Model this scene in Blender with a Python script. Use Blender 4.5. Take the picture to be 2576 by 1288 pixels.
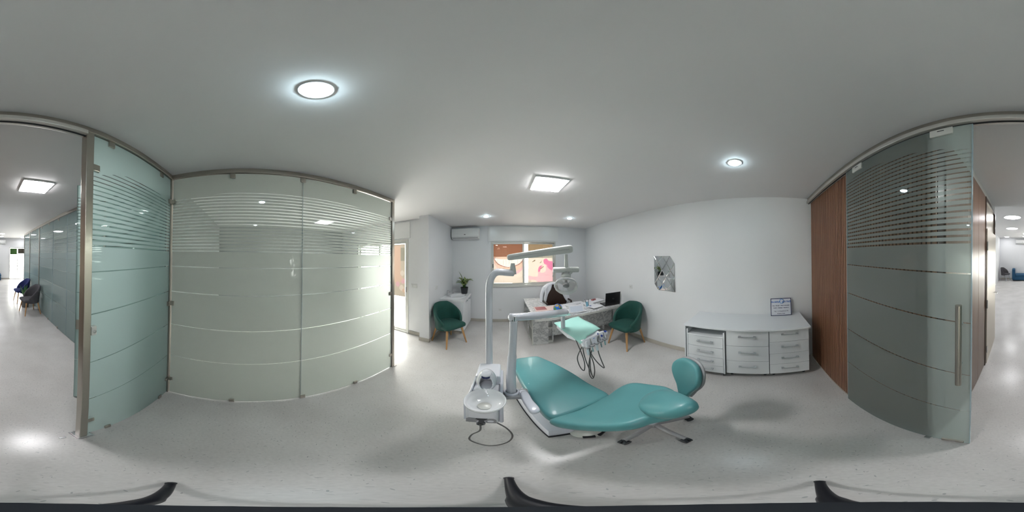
import bpy, bmesh, math, random
from mathutils import Vector, Matrix
random.seed(7)
R_ = math.radians
PI = math.pi
sc = bpy.context.scene
col = sc.collection
for o in list(bpy.data.objects): bpy.data.objects.remove(o)

# ------------------------------------------------------------------ camera, world, exposure
EYE = 1.75
cd = bpy.data.cameras.new('panorama_camera'); cam = bpy.data.objects.new('panorama_camera', cd); col.objects.link(cam)
cd.type = 'PANO'
cd.panorama_type = 'EQUIRECTANGULAR'
cd.clip_start = 0.01; cd.clip_end = 200
RC = Matrix.Rotation(R_(-2.98), 3, 'Z') @ Matrix.Rotation(R_(0.758), 3, 'X') @ Matrix.Rotation(R_(0.589), 3, 'Y')
base = Matrix(((1, 0, 0), (0, 0, -1), (0, 1, 0)))      # camera looking along +Y, up +Z
cam.matrix_world = Matrix.Translation((0, 0, EYE)) @ (RC @ base).to_4x4()
sc.camera = cam

w = bpy.data.worlds.new('daylight'); sc.world = w; w.use_nodes = True
bg = w.node_tree.nodes['Background']; bg.inputs[0].default_value = (1.0, 0.965, 0.92, 1); bg.inputs[1].default_value = 14.0
LAMP = 43.0       # radiance of the square ceiling panels
SPOT = 62.0       # radiance of the bluish downlights
sc.view_settings.view_transform = 'Standard'
sc.view_settings.look = 'None'
sc.view_settings.exposure = 0.72
sc.view_settings.gamma = 1.0
sc.view_settings.use_curve_mapping = False
sc.cycles.max_bounces = 6; sc.cycles.diffuse_bounces = 4; sc.cycles.glossy_bounces = 3
sc.cycles.transmission_bounces = 4; sc.cycles.transparent_max_bounces = 12
sc.cycles.caustics_reflective = False; sc.cycles.caustics_refractive = False
sc.cycles.sample_clamp_indirect = 8
sc.cycles.adaptive_threshold = .07

# ------------------------------------------------------------------ measuring helpers (room metres)
def ray(x, y):
    az = (x - 1288) / 2576 * 2 * PI; el = (644 - y) / 1288 * PI
    return RC @ Vector((math.sin(az) * math.cos(el), math.cos(az) * math.cos(el), math.sin(el)))
def F(x, y, z=0.0):
    d = ray(x, y); return Vector((0, 0, EYE)) + d * ((z - EYE) / d.z)
def D(x, y, dist):
    d = ray(x, y); return Vector((0, 0, EYE)) + d * (dist / math.hypot(d.x, d.y))
def WX(x, y, X):
    d = ray(x, y); return Vector((0, 0, EYE)) + d * (X / d.x)
def WY(x, y, Y):
    d = ray(x, y); return Vector((0, 0, EYE)) + d * (Y / d.y)

# ------------------------------------------------------------------ materials
M = {}
def nd(nt, t, **kw):
    n = nt.nodes.new(t)
    for k, v in kw.items():
        if hasattr(n, k): setattr(n, k, v)
        else: n.inputs[k].default_value = v
    return n
def mat(name, colr, rough=0.5, metal=0.0, coat=0.0, bump=None, var=None, spec=0.5, sheen=0.0, emit=None, trans=0.0):
    m = bpy.data.materials.new(name); m.use_nodes = True; nt = m.node_tree; b = nt.nodes['Principled BSDF']
    b.inputs['Base Color'].default_value = (*colr, 1); b.inputs['Roughness'].default_value = rough
    b.inputs['Metallic'].default_value = metal; b.inputs['Coat Weight'].default_value = coat
    b.inputs['Specular IOR Level'].default_value = spec; b.inputs['Sheen Weight'].default_value = sheen
    b.inputs['Transmission Weight'].default_value = trans
    if emit: b.inputs['Emission Color'].default_value = (*emit[0], 1); b.inputs['Emission Strength'].default_value = emit[1]
    tc = nt.nodes.new('ShaderNodeTexCoord')
    if var:
        n = nt.nodes.new('ShaderNodeTexNoise'); n.inputs['Scale'].default_value = var[0]; n.inputs['Detail'].default_value = 4
        nt.links.new(tc.outputs['Object'], n.inputs['Vector'])
        r = nt.nodes.new('ShaderNodeMix'); r.data_type = 'RGBA'
        r.inputs[6].default_value = (*[c * (1 - var[1]) for c in colr], 1); r.inputs[7].default_value = (*[min(1, c * (1 + var[1])) for c in colr], 1)
        nt.links.new(n.outputs['Fac'], r.inputs[0]); nt.links.new(r.outputs[2], b.inputs['Base Color'])
    if bump:
        n = nt.nodes.new('ShaderNodeTexNoise'); n.inputs['Scale'].default_value = bump[0]; n.inputs['Detail'].default_value = 3
        nt.links.new(tc.outputs['Object'], n.inputs['Vector'])
        bp = nt.nodes.new('ShaderNodeBump'); bp.inputs['Strength'].default_value = bump[1]; bp.inputs['Distance'].default_value = 0.004
        nt.links.new(n.outputs['Fac'], bp.inputs['Height']); nt.links.new(bp.outputs[0], b.inputs['Normal'])
    M[name] = m; return m

mat('wall_paint', (.79, .80, .81), .55, bump=(180, .08), var=(1.5, .015))
mat('bounce_cut_grey', (.30, .31, .31), .6)  # made-up wall grey that keeps bounced light down behind the left glass
mat('ceiling_paint', (.81, .80, .80), .7, bump=(120, .05), var=(1.2, .015))
mat('skirting_stone', (.50, .47, .41), .4, var=(9, .12))
mat('steel', (.50, .465, .41), .28, 1.0, bump=(300, .03))
mat('chrome', (.75, .75, .76), .12, 1.0)
mat('aluminium_white', (.66, .66, .62), .4, .2)
mat('track_aluminium', (.62, .60, .56), .38, .5)
mat('black_rubber', (.012, .012, .015), .5)
mat('tripod_black', (.010, .011, .016), .45)
mat('white_laminate', (.80, .83, .85), .16, var=(2, .01))
mat('handle_metal', (.62, .66, .68), .3, .9)
mat('unit_plastic', (.66, .68, .74), .2, coat=.3)
mat('unit_plastic_bright', (.80, .81, .85), .14, coat=.4)
mat('arm_enamel', (.60, .62, .66), .14, coat=.6)
mat('lamp_plastic', (.56, .58, .55), .32)
mat('grey_plastic', (.30, .30, .31), .4)
mat('dark_plastic', (.035, .04, .045), .35)
mat('blue_plastic', (.02, .06, .35), .35)
mat('stool_grey', (.38, .38, .39), .45)
mat('teal_vinyl', (.105, .325, .335), .36, bump=(500, .08), var=(6, .05), coat=.1)
mat('green_velvet', (.004, .070, .053), .7, sheen=.08, bump=(90, .25), var=(11, .28))
mat('grey_fabric', (.075, .072, .08), .85, bump=(240, .3), var=(30, .15))
mat('navy_fabric', (.02, .03, .13), .85, bump=(240, .3))
mat('blue_fabric', (.012, .075, .16), .8, bump=(140, .3))
mat('oak', (.52, .29, .12), .45, var=(14, .15))
mat('white_ceramic', (.86, .87, .88), .08, coat=.5)
mat('ac_plastic', (.82, .83, .82), .25)
mat('pot_black', (.018, .02, .025), .5)
mat('soil', (.03, .02, .012), .9)
mat('leaf_green', (.035, .10, .018), .4)
mat('leaf_pale', (.42, .50, .20), .4)
mat('palm_green', (.03, .13, .02), .45)
mat('brown_leather', (.030, .013, .008), .38, bump=(120, .15))
mat('coat_cloth', (.78, .79, .83), .8, bump=(60, .2))
mat('paper', (.82, .82, .84), .6)
mat('paper_pink', (.80, .62, .58), .6)
mat('print_rose', (.40, .12, .12), .5)
mat('mint_paper', (.36, .67, .59), .42, var=(8, .04))
mat('globe_blue', (.02, .16, .60), .3)
mat('globe_land', (.45, .32, .08), .4)
mat('globe_green', (.10, .30, .06), .4)
mat('laptop_black', (.012, .011, .012), .3)
mat('logo_grey', (.35, .35, .36), .25, .7)
mat('screen_white', (.66, .72, .80), .2)
mat('plastic_clear_blue', (.22, .48, .62), .2)
mat('sign_white', (.74, .76, .82), .2)
mat('sign_navy', (.02, .03, .11), .4)
mat('sign_blue', (.03, .16, .55), .4)
mat('sign_sky', (.10, .35, .75), .4)
mat('door_metal', (.60, .53, .43), .30, .75, bump=(200, .03))
mat('socket_white', (.72, .73, .72), .3)
mat('hose_grey', (.16, .155, .145), .45)
mat('flower', (.8, .1, .1), .5)
mat('mirror', (.86, .88, .88), .02, 1.0)
mat('mirror_edge', (.75, .78, .78), .2, .6)

def wood_mat(name, c1, c2, sx, rough=.4):
    m = bpy.data.materials.new(name); m.use_nodes = True; nt = m.node_tree; b = nt.nodes['Principled BSDF']
    g = nt.nodes.new('ShaderNodeNewGeometry'); mp = nt.nodes.new('ShaderNodeMapping'); mp.inputs['Scale'].default_value = (sx, sx, 1.2)
    nt.links.new(g.outputs['Position'], mp.inputs['Vector'])
    n = nt.nodes.new('ShaderNodeTexNoise'); n.inputs['Scale'].default_value = 1.0; n.inputs['Detail'].default_value = 5; n.inputs['Distortion'].default_value = .6
    nt.links.new(mp.outputs[0], n.inputs['Vector'])
    cr = nt.nodes.new('ShaderNodeValToRGB'); cr.color_ramp.elements[0].position = .32; cr.color_ramp.elements[1].position = .7
    cr.color_ramp.elements[0].color = (*c1, 1); cr.color_ramp.elements[1].color = (*c2, 1)
    nt.links.new(n.outputs['Fac'], cr.inputs[0]); nt.links.new(cr.outputs[0], b.inputs['Base Color']); b.inputs['Roughness'].default_value = rough
    M[name] = m
wood_mat('slat_wood', (.17, .075, .040), (.33, .165, .095), 45)
wood_mat('panel_wood', (.13, .072, .045), (.21, .125, .08), 55, .32)
wood_mat('dark_wood', (.035, .018, .012), (.07, .035, .022), 40, .3)

def floor_mat():
    m = bpy.data.materials.new('vinyl_floor'); m.use_nodes = True; nt = m.node_tree; b = nt.nodes['Principled BSDF']; L = nt.links.new
    g = nt.nodes.new('ShaderNodeNewGeometry')
    def flecks(scale, rot, stretch, thr, seed):
        mp = nd(nt, 'ShaderNodeMapping'); mp.inputs['Rotation'].default_value = (0, 0, rot); mp.inputs['Location'].default_value = (seed, seed * 2, 0)
        L(g.outputs['Position'], mp.inputs['Vector'])
        m2 = nd(nt, 'ShaderNodeMapping'); m2.inputs['Scale'].default_value = (scale, scale * stretch, 0); L(mp.outputs[0], m2.inputs['Vector'])
        v = nd(nt, 'ShaderNodeTexVoronoi'); v.inputs['Scale'].default_value = 1; v.inputs['Randomness'].default_value = 1; v.voronoi_dimensions = '2D'
        L(m2.outputs[0], v.inputs['Vector'])
        sep = nd(nt, 'ShaderNodeSeparateColor'); L(v.outputs['Color'], sep.inputs[0])
        r = nd(nt, 'ShaderNodeMath', operation='MULTIPLY'); L(sep.outputs[0], r.inputs[0]); r.inputs[1].default_value = thr
        lt = nd(nt, 'ShaderNodeMath', operation='LESS_THAN'); L(v.outputs['Distance'], lt.inputs[0]); L(r.outputs[0], lt.inputs[1])
        gt = nd(nt, 'ShaderNodeMath', operation='GREATER_THAN'); L(sep.outputs[1], gt.inputs[0]); gt.inputs[1].default_value = .80
        mu = nd(nt, 'ShaderNodeMath', operation='MULTIPLY'); L(lt.outputs[0], mu.inputs[0]); L(gt.outputs[0], mu.inputs[1])
        return mu.outputs[0]
    n1 = nd(nt, 'ShaderNodeTexNoise'); n1.inputs['Scale'].default_value = 2.2; n1.inputs['Detail'].default_value = 6; L(g.outputs['Position'], n1.inputs['Vector'])
    n2 = nd(nt, 'ShaderNodeTexNoise'); n2.inputs['Scale'].default_value = 60; n2.inputs['Detail'].default_value = 3; L(g.outputs['Position'], n2.inputs['Vector'])
    cr = nd(nt, 'ShaderNodeValToRGB'); cr.color_ramp.elements[0].position = .3; cr.color_ramp.elements[1].position = .75
    cr.color_ramp.elements[0].color = (.64, .62, .60, 1); cr.color_ramp.elements[1].color = (.75, .735, .715, 1); L(n1.outputs['Fac'], cr.inputs[0])
    mx = nd(nt, 'ShaderNodeMix', data_type='RGBA', blend_type='MULTIPLY'); mx.inputs[0].default_value = .22; L(cr.outputs[0], mx.inputs[6]); L(n2.outputs['Fac'], mx.inputs[7])
    cur = mx.outputs[2]
    for args in ((13, .5, 4, .13, 3.1), (11, 2.1, 5, .11, 7.7), (15, 1.2, 3.5, .12, 12.3), (14, 2.8, 5, .12, 5.5)):
        f = flecks(*args)
        mm = nd(nt, 'ShaderNodeMix', data_type='RGBA'); L(f, mm.inputs[0]); L(cur, mm.inputs[6]); mm.inputs[7].default_value = (.40, .405, .40, 1); cur = mm.outputs[2]
    L(cur, b.inputs['Base Color'])
    rr = nd(nt, 'ShaderNodeMapRange'); rr.inputs['To Min'].default_value = .20; rr.inputs['To Max'].default_value = .28; L(n1.outputs['Fac'], rr.inputs['Value']); L(rr.outputs[0], b.inputs['Roughness'])
    b.inputs['Specular IOR Level'].default_value = .45
    M['vinyl_floor'] = m
floor_mat()

def marble_mat():
    m = bpy.data.materials.new('marble'); m.use_nodes = True; nt = m.node_tree; b = nt.nodes['Principled BSDF']; L = nt.links.new
    g = nt.nodes.new('ShaderNodeNewGeometry')
    n1 = nd(nt, 'ShaderNodeTexNoise'); n1.inputs['Scale'].default_value = 5.5; n1.inputs['Detail'].default_value = 9; n1.inputs['Roughness'].default_value = .62; n1.inputs['Distortion'].default_value = 1.6; L(g.outputs['Position'], n1.inputs['Vector'])
    s = nd(nt, 'ShaderNodeMath', operation='SUBTRACT'); L(n1.outputs['Fac'], s.inputs[0]); s.inputs[1].default_value = .5
    a = nd(nt, 'ShaderNodeMath', operation='ABSOLUTE'); L(s.outputs[0], a.inputs[0])
    cr = nd(nt, 'ShaderNodeValToRGB'); e = cr.color_ramp.elements; e[0].position = 0; e[0].color = (.36, .37, .38, 1); e[1].position = .085; e[1].color = (.74, .745, .735, 1)
    x = e.new(.028); x.color = (.58, .59, .59, 1)
    L(a.outputs[0], cr.inputs[0]); L(cr.outputs[0], b.inputs['Base Color']); b.inputs['Roughness'].default_value = .22
    M['marble'] = m
marble_mat()

def front_fresnel(nt, ior):
    f = nd(nt, 'ShaderNodeFresnel'); f.inputs[0].default_value = ior; g = nd(nt, 'ShaderNodeNewGeometry'); m = nd(nt, 'ShaderNodeMath', operation='SUBTRACT'); m.inputs[0].default_value = 1.0
    nt.links.new(g.outputs['Backfacing'], m.inputs[1]); k = nd(nt, 'ShaderNodeMath', operation='MULTIPLY'); nt.links.new(f.outputs[0], k.inputs[0]); nt.links.new(m.outputs[0], k.inputs[1]); return k.outputs[0]
def glass_mats():
    m = bpy.data.materials.new('clear_glass'); m.use_nodes = True; nt = m.node_tree; L = nt.links.new; nt.nodes.remove(nt.nodes['Principled BSDF']); out = nt.nodes['Material Output']
    t = nd(nt, 'ShaderNodeBsdfTransparent'); t.inputs[0].default_value = (.945, .965, .955, 1); gl = nd(nt, 'ShaderNodeBsdfGlossy'); gl.inputs['Roughness'].default_value = .0
    fr = front_fresnel(nt, 1.45); mx = nd(nt, 'ShaderNodeMixShader'); L(fr, mx.inputs[0]); L(t.outputs[0], mx.inputs[1]); L(gl.outputs[0], mx.inputs[2]); L(mx.outputs[0], out.inputs[0])
    M['clear_glass'] = m
    m = bpy.data.materials.new('glass_edge'); m.use_nodes = True; b = m.node_tree.nodes['Principled BSDF']; b.inputs['Base Color'].default_value = (.35, .46, .50, 1); b.inputs['Roughness'].default_value = .15
    M['glass_edge'] = m
    # acrylic lamp shield
    m = bpy.data.materials.new('clear_acrylic'); m.use_nodes = True; nt = m.node_tree; L = nt.links.new; nt.nodes.remove(nt.nodes['Principled BSDF']); out = nt.nodes['Material Output']
    t = nd(nt, 'ShaderNodeBsdfTransparent'); t.inputs[0].default_value = (.86, .86, .85, 1); gl = nd(nt, 'ShaderNodeBsdfPrincipled'); gl.inputs['Base Color'].default_value = (.75, .74, .72, 1); gl.inputs['Roughness'].default_value = .08
    lw = nd(nt, 'ShaderNodeLayerWeight'); lw.inputs[0].default_value = .35; mx = nd(nt, 'ShaderNodeMixShader'); L(lw.outputs['Facing'], mx.inputs[0]); L(t.outputs[0], mx.inputs[1]); L(gl.outputs[0], mx.inputs[2]); L(mx.outputs[0], out.inputs[0])
    M['clear_acrylic'] = m
    def frosted(name, tint, clear_share, axis, c0, z_peak, curv):
        m = bpy.data.materials.new(name); m.use_nodes = True; nt = m.node_tree; L = nt.links.new; nt.nodes.remove(nt.nodes['Principled BSDF']); out = nt.nodes['Material Output']
        def mth(op, a, b=None, c=None):
            n = nd(nt, 'ShaderNodeMath', operation=op)
            for i, v in enumerate((a, b, c)):
                if v is None: continue
                if isinstance(v, (int, float)): n.inputs[i].default_value = v
                else: L(v, n.inputs[i])
            return n.outputs[0]
        g = nd(nt, 'ShaderNodeNewGeometry'); sp = nd(nt, 'ShaderNodeSeparateXYZ'); L(g.outputs['Position'], sp.inputs[0])
        z = sp.outputs[2]; h = sp.outputs[axis]
        d = mth('SUBTRACT', h, c0); ztop = mth('SUBTRACT', z_peak, mth('MULTIPLY', mth('MULTIPLY', d, d), curv))
        inband = mth('MULTIPLY', mth('GREATER_THAN', z, 1.797), mth('LESS_THAN', z, ztop))
        ph = mth('FRACT', mth('DIVIDE', mth('SUBTRACT', z, 1.797), .0303))
        duty = mth('ADD', .20, mth('MULTIPLY', mth('SUBTRACT', 2.42, z), .30))
        stripes = mth('MULTIPLY', inband, mth('LESS_THAN', ph, duty))
        lines = None
        for zz, hw in ((1.655, .0035), (1.405, .0035), (1.05, .0032), (.65, .003)):
            l = mth('LESS_THAN', mth('ABSOLUTE', mth('SUBTRACT', z, zz)), hw); lines = l if lines is None else mth('MAXIMUM', lines, l)
        clear = mth('MAXIMUM', stripes, lines)
        # worn film: the clear lines are broken here and there
        t = nd(nt, 'ShaderNodeBsdfTransparent'); t.inputs[0].default_value = (.88, .95, .92, 1)
        tr = nd(nt, 'ShaderNodeBsdfTranslucent'); tr.inputs[0].default_value = (*tint, 1)
        df = nd(nt, 'ShaderNodeBsdfDiffuse'); df.inputs[0].default_value = (*[c * .8 for c in tint], 1)
        m0 = nd(nt, 'ShaderNodeMixShader'); m0.inputs[0].default_value = .5; L(tr.outputs[0], m0.inputs[1]); L(df.outputs[0], m0.inputs[2])
        rf = nd(nt, 'ShaderNodeBsdfRefraction'); rf.inputs[0].default_value = (.78, .80, .76, 1); rf.inputs['Roughness'].default_value = 1.0; rf.inputs['IOR'].default_value = 1.5
        m1 = nd(nt, 'ShaderNodeMixShader'); m1.inputs[0].default_value = .10; L(m0.outputs[0], m1.inputs[1]); L(rf.outputs[0], m1.inputs[2])
        t2 = nd(nt, 'ShaderNodeBsdfTransparent'); t2.inputs[0].default_value = (.62, .72, .68, 1)
        m2 = nd(nt, 'ShaderNodeMixShader'); m2.inputs[0].default_value = clear_share; L(m1.outputs[0], m2.inputs[1]); L(t2.outputs[0], m2.inputs[2])
        m3 = nd(nt, 'ShaderNodeMixShader'); L(clear, m3.inputs[0]); L(m2.outputs[0], m3.inputs[1]); L(t.outputs[0], m3.inputs[2])
        fr = front_fresnel(nt, 1.42); gl = nd(nt, 'ShaderNodeBsdfGlossy'); gl.inputs['Roughness'].default_value = .02
        m4 = nd(nt, 'ShaderNodeMixShader'); L(fr, m4.inputs[0]); L(m3.outputs[0], m4.inputs[1]); L(gl.outputs[0], m4.inputs[2]); L(m4.outputs[0], out.inputs[0])
        M[name] = m
    frosted('frosted_side', (.40, .435, .405), .0, 1, .45, 2.36, .03)
    frosted('frosted_front', (.56, .72, .69), .06, 0, -1.0, 2.34, .5)
    frosted('frosted_door', (.56, .66, .63), .40, 0, .95, 2.41, .18)
    frosted('frosted_hall', (.50, .66, .66), .08, 1, -4.0, 2.36, .02)
glass_mats()

FILM = .075      # the dense printed film passes a few percent of the daylight
def film_mat(name, c):
    m = bpy.data.materials.new(name); m.use_nodes = True; nt = m.node_tree; L = nt.links.new; nt.nodes.remove(nt.nodes['Principled BSDF']); out = nt.nodes['Material Output']
    tr = nd(nt, 'ShaderNodeBsdfTranslucent'); tr.inputs[0].default_value = (*[x * FILM for x in c], 1); df = nd(nt, 'ShaderNodeBsdfDiffuse'); df.inputs[0].default_value = (*[x * .5 for x in c], 1)
    m1 = nd(nt, 'ShaderNodeMixShader'); m1.inputs[0].default_value = .25; L(tr.outputs[0], m1.inputs[1]); L(df.outputs[0], m1.inputs[2]); L(m1.outputs[0], out.inputs[0]); M[name] = m
for n_, c_ in dict(film_outside_brown=(.34, .15, .09), film_ochre=(.36, .25, .15), film_skin=(.88, .62, .48), film_pale=(.92, .78, .66), film_teeth=(.97, .92, .86), film_lip=(.80, .36, .34), film_line=(.50, .22, .18), film_pink=(.86, .25, .42), film_rose=(.92, .55, .58), film_brow=(.30, .22, .14), film_cream=(.72, .62, .50), film_grey=(.45, .42, .34)).items(): film_mat(n_, c_)

def emit_mat(name, c, s):
    m = bpy.data.materials.new(name); m.use_nodes = True; nt = m.node_tree; nt.nodes.remove(nt.nodes['Principled BSDF'])
    e = nd(nt, 'ShaderNodeEmission'); e.inputs[0].default_value = (*c, 1); e.inputs[1].default_value = s; nt.links.new(e.outputs[0], nt.nodes['Material Output'].inputs[0]); M[name] = m
emit_mat('panel_light', (1.0, .985, 1.0), LAMP)
emit_mat('spot_light', (.70, .91, 1.0), SPOT)
emit_mat('hall_light', (.97, .97, 1.0), LAMP * .5)

# ------------------------------------------------------------------ mesh helpers
def V(*a): return Vector(a)
def bx(bm, x0, x1, y0, y1, z0, z1, mi=0):
    vs = [bm.verts.new((x, y, z)) for x in (x0, x1) for y in (y0, y1) for z in (z0, z1)]
    for f in ((0, 1, 3, 2), (4, 6, 7, 5), (0, 4, 5, 1), (2, 3, 7, 6), (0, 2, 6, 4), (1, 5, 7, 3)):
        bm.faces.new([vs[i] for i in f]).material_index = mi
    return vs
def obox(bm, c, u, v, n, a, b, h):
    """box centred on c with half sizes a,b,h along unit vectors u,v,n"""
    c = Vector(c); vs = [bm.verts.new(c + u * (a * i) + v * (b * j) + n * (h * k)) for i in (-1, 1) for j in (-1, 1) for k in (-1, 1)]
    for f in ((0, 1, 3, 2), (4, 6, 7, 5), (0, 4, 5, 1), (2, 3, 7, 6), (0, 2, 6, 4), (1, 5, 7, 3)): bm.faces.new([vs[i] for i in f])
def frame_of(t):
    t = Vector(t).normalized(); a = V(0, 0, 1) if abs(t.z) < .9 else V(1, 0, 0)
    u = t.cross(a).normalized(); return u, t.cross(u).normalized()
def tube(bm, pts, r, n=12, caps=True, closed=False):
    pts = [Vector(p) for p in pts]; rs = r if isinstance(r, (list, tuple)) else [r] * len(pts); rings = []; u = None
    for i, p in enumerate(pts):
        if closed: t = pts[(i + 1) % len(pts)] - pts[i - 1]
        else: t = (pts[min(i + 1, len(pts) - 1)] - pts[max(i - 1, 0)])
        t.normalize()
        if u is None: u, v = frame_of(t)
        else:
            u = (u - t * u.dot(t)).normalized(); v = t.cross(u)
        v = t.cross(u).normalized()
        rings.append([bm.verts.new(p + (u * math.cos(2 * PI * k / n) + v * math.sin(2 * PI * k / n)) * rs[i]) for k in range(n)])
    m = len(rings)
    for i in range(m if closed else m - 1):
        a, b = rings[i], rings[(i + 1) % m]
        for k in range(n): bm.faces.new((a[k], a[(k + 1) % n], b[(k + 1) % n], b[k]))
    if caps and not closed:
        bm.faces.new(rings[0][::-1]); bm.faces.new(rings[-1])
def spline(pts, k=6, closed=False):
    pts = [Vector(p) for p in pts]; n = len(pts); out = []
    for i in range(n if closed else n - 1):
        if closed: p0, p1, p2, p3 = pts[i - 1], pts[i], pts[(i + 1) % n], pts[(i + 2) % n]
        else: p0, p1, p2, p3 = pts[max(i - 1, 0)], pts[i], pts[i + 1], pts[min(i + 2, n - 1)]
        for j in range(k):
            t = j / k; out.append(.5 * ((2 * p1) + (p2 - p0) * t + (2 * p0 - 5 * p1 + 4 * p2 - p3) * t * t + (3 * p1 - p0 - 3 * p2 + p3) * t ** 3))
    if not closed: out.append(pts[-1])
    return out
def lathe(bm, prof, c=(0, 0, 0), axis=(0, 0, 1), n=24, sx=1, sy=1):
    c = Vector(c); ax = Vector(axis).normalized(); u, v = frame_of(ax) if abs(ax.z) < .999 else (V(1, 0, 0), V(0, 1, 0)); rings = []
    for r, h in prof:
        if r < 1e-6: rings.append([bm.verts.new(c + ax * h)])
        else: rings.append([bm.verts.new(c + ax * h + u * (r * sx * math.cos(2 * PI * k / n)) + v * (r * sy * math.sin(2 * PI * k / n))) for k in range(n)])
    for a, b in zip(rings, rings[1:]):
        for k in range(n):
            q = [a[k % len(a)], a[(k + 1) % len(a)], b[(k + 1) % len(b)], b[k % len(b)]]
            s = []
            for x in q:
                if x not in s: s.append(x)
            if len(s) > 2:
                try: bm.faces.new(s)
                except ValueError: pass
def cushion(bm, outl, fr, th, edge=.03, crown=.012, k=5, bottom=True, sp=True):
    """padded slab from a 2-D outline; fr(x, y, z) puts it in the room"""
    o = [Vector((p[0], p[1], 0)) for p in outl]
    if sp: o = spline(o, k, True)
    c = sum(o, Vector()) / len(o); mr = sum((p - c).length for p in o) / len(o); N = len(o)
    lay = [(edge * .8, 0), (edge * .25, edge * .25), (0, edge * .8), (0, th - edge * .9), (edge * .18, th - edge * .35), (edge * .6, th - edge * .06), (edge * 1.2, th + crown * .2), (mr * .45, th + crown * .75), (mr * .75, th + crown)]
    rings = []
    for ins, z in lay:
        s = 1 - ins / mr; rings.append([bm.verts.new(fr(c.x + (p.x - c.x) * s, c.y + (p.y - c.y) * s, z)) for p in o])
    for a, b in zip(rings, rings[1:]):
        for i in range(N): bm.faces.new((a[i], a[(i + 1) % N], b[(i + 1) % N], b[i]))
    t = bm.verts.new(fr(c.x, c.y, th + crown))
    for i in range(N): bm.faces.new((rings[-1][i], rings[-1][(i + 1) % N], t))
    if bottom: bm.faces.new(rings[0][::-1])
def poly(bm, pts, n, h):
    """flat polygon of 3-D points, thickness h along n"""
    n = Vector(n); a = [bm.verts.new(Vector(p)) for p in pts]; b = [bm.verts.new(Vector(p) + n * h) for p in pts]
    bm.faces.new(a); bm.faces.new(b[::-1])
    for i in range(len(a)): bm.faces.new((a[i], b[i], b[(i + 1) % len(a)], a[(i + 1) % len(a)]))
def wm(o):
    return (wm(o.parent) @ o.matrix_parent_inverse @ o.matrix_basis) if o.parent else o.matrix_basis.copy()
def obj(name, bm, m, parent=None, world=True, smooth=False, bevel=0, seg=2, solid=0):
    me = bpy.data.meshes.new(name); bmesh.ops.recalc_face_normals(bm, faces=bm.faces); bm.to_mesh(me); bm.free()
    for x in (m if isinstance(m, (list, tuple)) else [m]): me.materials.append(M[x])
    o = bpy.data.objects.new(name, me); col.objects.link(o)
    if parent:
        o.parent = parent
        if world: o.matrix_parent_inverse = wm(parent).inverted()
    if solid:
        md = o.modifiers.new('thickness', 'SOLIDIFY'); md.thickness = solid; md.offset = 0
    if bevel:
        md = o.modifiers.new('rounding', 'BEVEL'); md.width = bevel; md.segments = seg; md.limit_method = 'ANGLE'; md.angle_limit = R_(40); md.harden_normals = False
    if smooth:
        for p in me.polygons: p.use_smooth = True
        try: me.set_sharp_from_angle(angle=R_(smooth if smooth is not True else 45))
        except Exception: pass
    return o
def tag(o, label=None, cat=None, group=None, kind=None):
    if label: o['label'] = label
    if cat: o['category'] = cat
    if group: o['group'] = group
    if kind: o['kind'] = kind
    return o
def thing(name, loc, label=None, cat=None, group=None, kind=None, rz=0):
    o = bpy.data.objects.new(name, None); col.objects.link(o); o.empty_display_size = .1; o.location = loc; o.rotation_euler = (0, 0, rz)
    return tag(o, label, cat, group, kind)
def nb(): return bmesh.new()
def boxo(name, m, parent, *a, bevel=0, **kw):
    bm = nb(); bx(bm, *a); return obj(name, bm, m, parent, bevel=bevel, **kw)
def dup(root, loc, rz, label, group=None):
    r = root.copy(); col.objects.link(r); r.location = loc; r.rotation_euler = (0, 0, rz); r['label'] = label
    if group: r['group'] = group
    for ch in list(root.children):
        c = ch.copy(); col.objects.link(c); c.parent = r
        for g in list(ch.children):
            e = g.copy(); col.objects.link(e); e.parent = c
    return r

# ------------------------------------------------------------------ the room shell
XL, XR, YF, YW, H, H2, YH = -1.436, 2.341, -.741, 4.261, 2.609, 2.84, -2.87
YB = 2.97            # wall with the balcony door
YFAR = -11.2
def struct(name, m, *boxes, parent=None, label=None):
    bm = nb()
    for b in boxes: bx(bm, *b)
    o = obj(name, bm, m, parent)
    if not parent: tag(o, label, kind='structure')
    return o
struct('floor', 'vinyl_floor', (-4.7, 2.6, -11.5, 4.9, -.1, 0), label='pale grey flecked vinyl floor of the surgery and hall')
struct('ceiling', 'ceiling_paint', (-4.7, 2.6, YH, 3.12, H, H + .25), (-1.48, 2.6, 3.12, 4.45, H, H + .25), label='white ceiling over the surgery')
struct('ceiling', 'ceiling_paint', (-4.7, 2.6, -11.5, YH, H2, H2 + .1), (-4.7, 2.6, YH - .10, YH, H + .12, H2), label='slightly higher white ceiling over the waiting hall')
WX0, WX1, WZ0, WZ1 = -.33, 1.41, 1.02, 2.19
struct('wall_back', 'wall_paint', (-1.5, WX0, YW, 4.43, 0, H), (WX1, 2.5, YW, 4.43, 0, H), (WX0, WX1, YW, 4.43, 0, WZ0), (WX0, WX1, YW, 4.43, WZ1, H), label='white wall with the sliding window')
struct('wall_right', 'wall_paint', (XR, 2.5, -.95, 4.43, 0, H), label='long white wall with the faceted mirror')
struct('wall_alcove', 'wall_paint', (-1.583, -1.375, 2.785, 4.43, 0, H), label='white wall pier beside the washbasin')
DX0, DX1, DZ1 = -3.7, -1.96, 2.18
struct('wall_balcony', 'wall_paint', (-4.7, DX0, YB, 3.12, 0, H), (DX1, -1.583, YB, 3.12, 0, H), (DX0, DX1, YB, 3.12, DZ1, H), label='white wall with the balcony door')
struct('wall_outer', 'bounce_cut_grey', (-4.7, -4.55, -11.4, 3.1, 0, H2), label='outer wall of the neighbouring rooms, greyed to cut bounced light')  # colour darkened to reduce light bouncing around the neighbouring room
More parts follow.
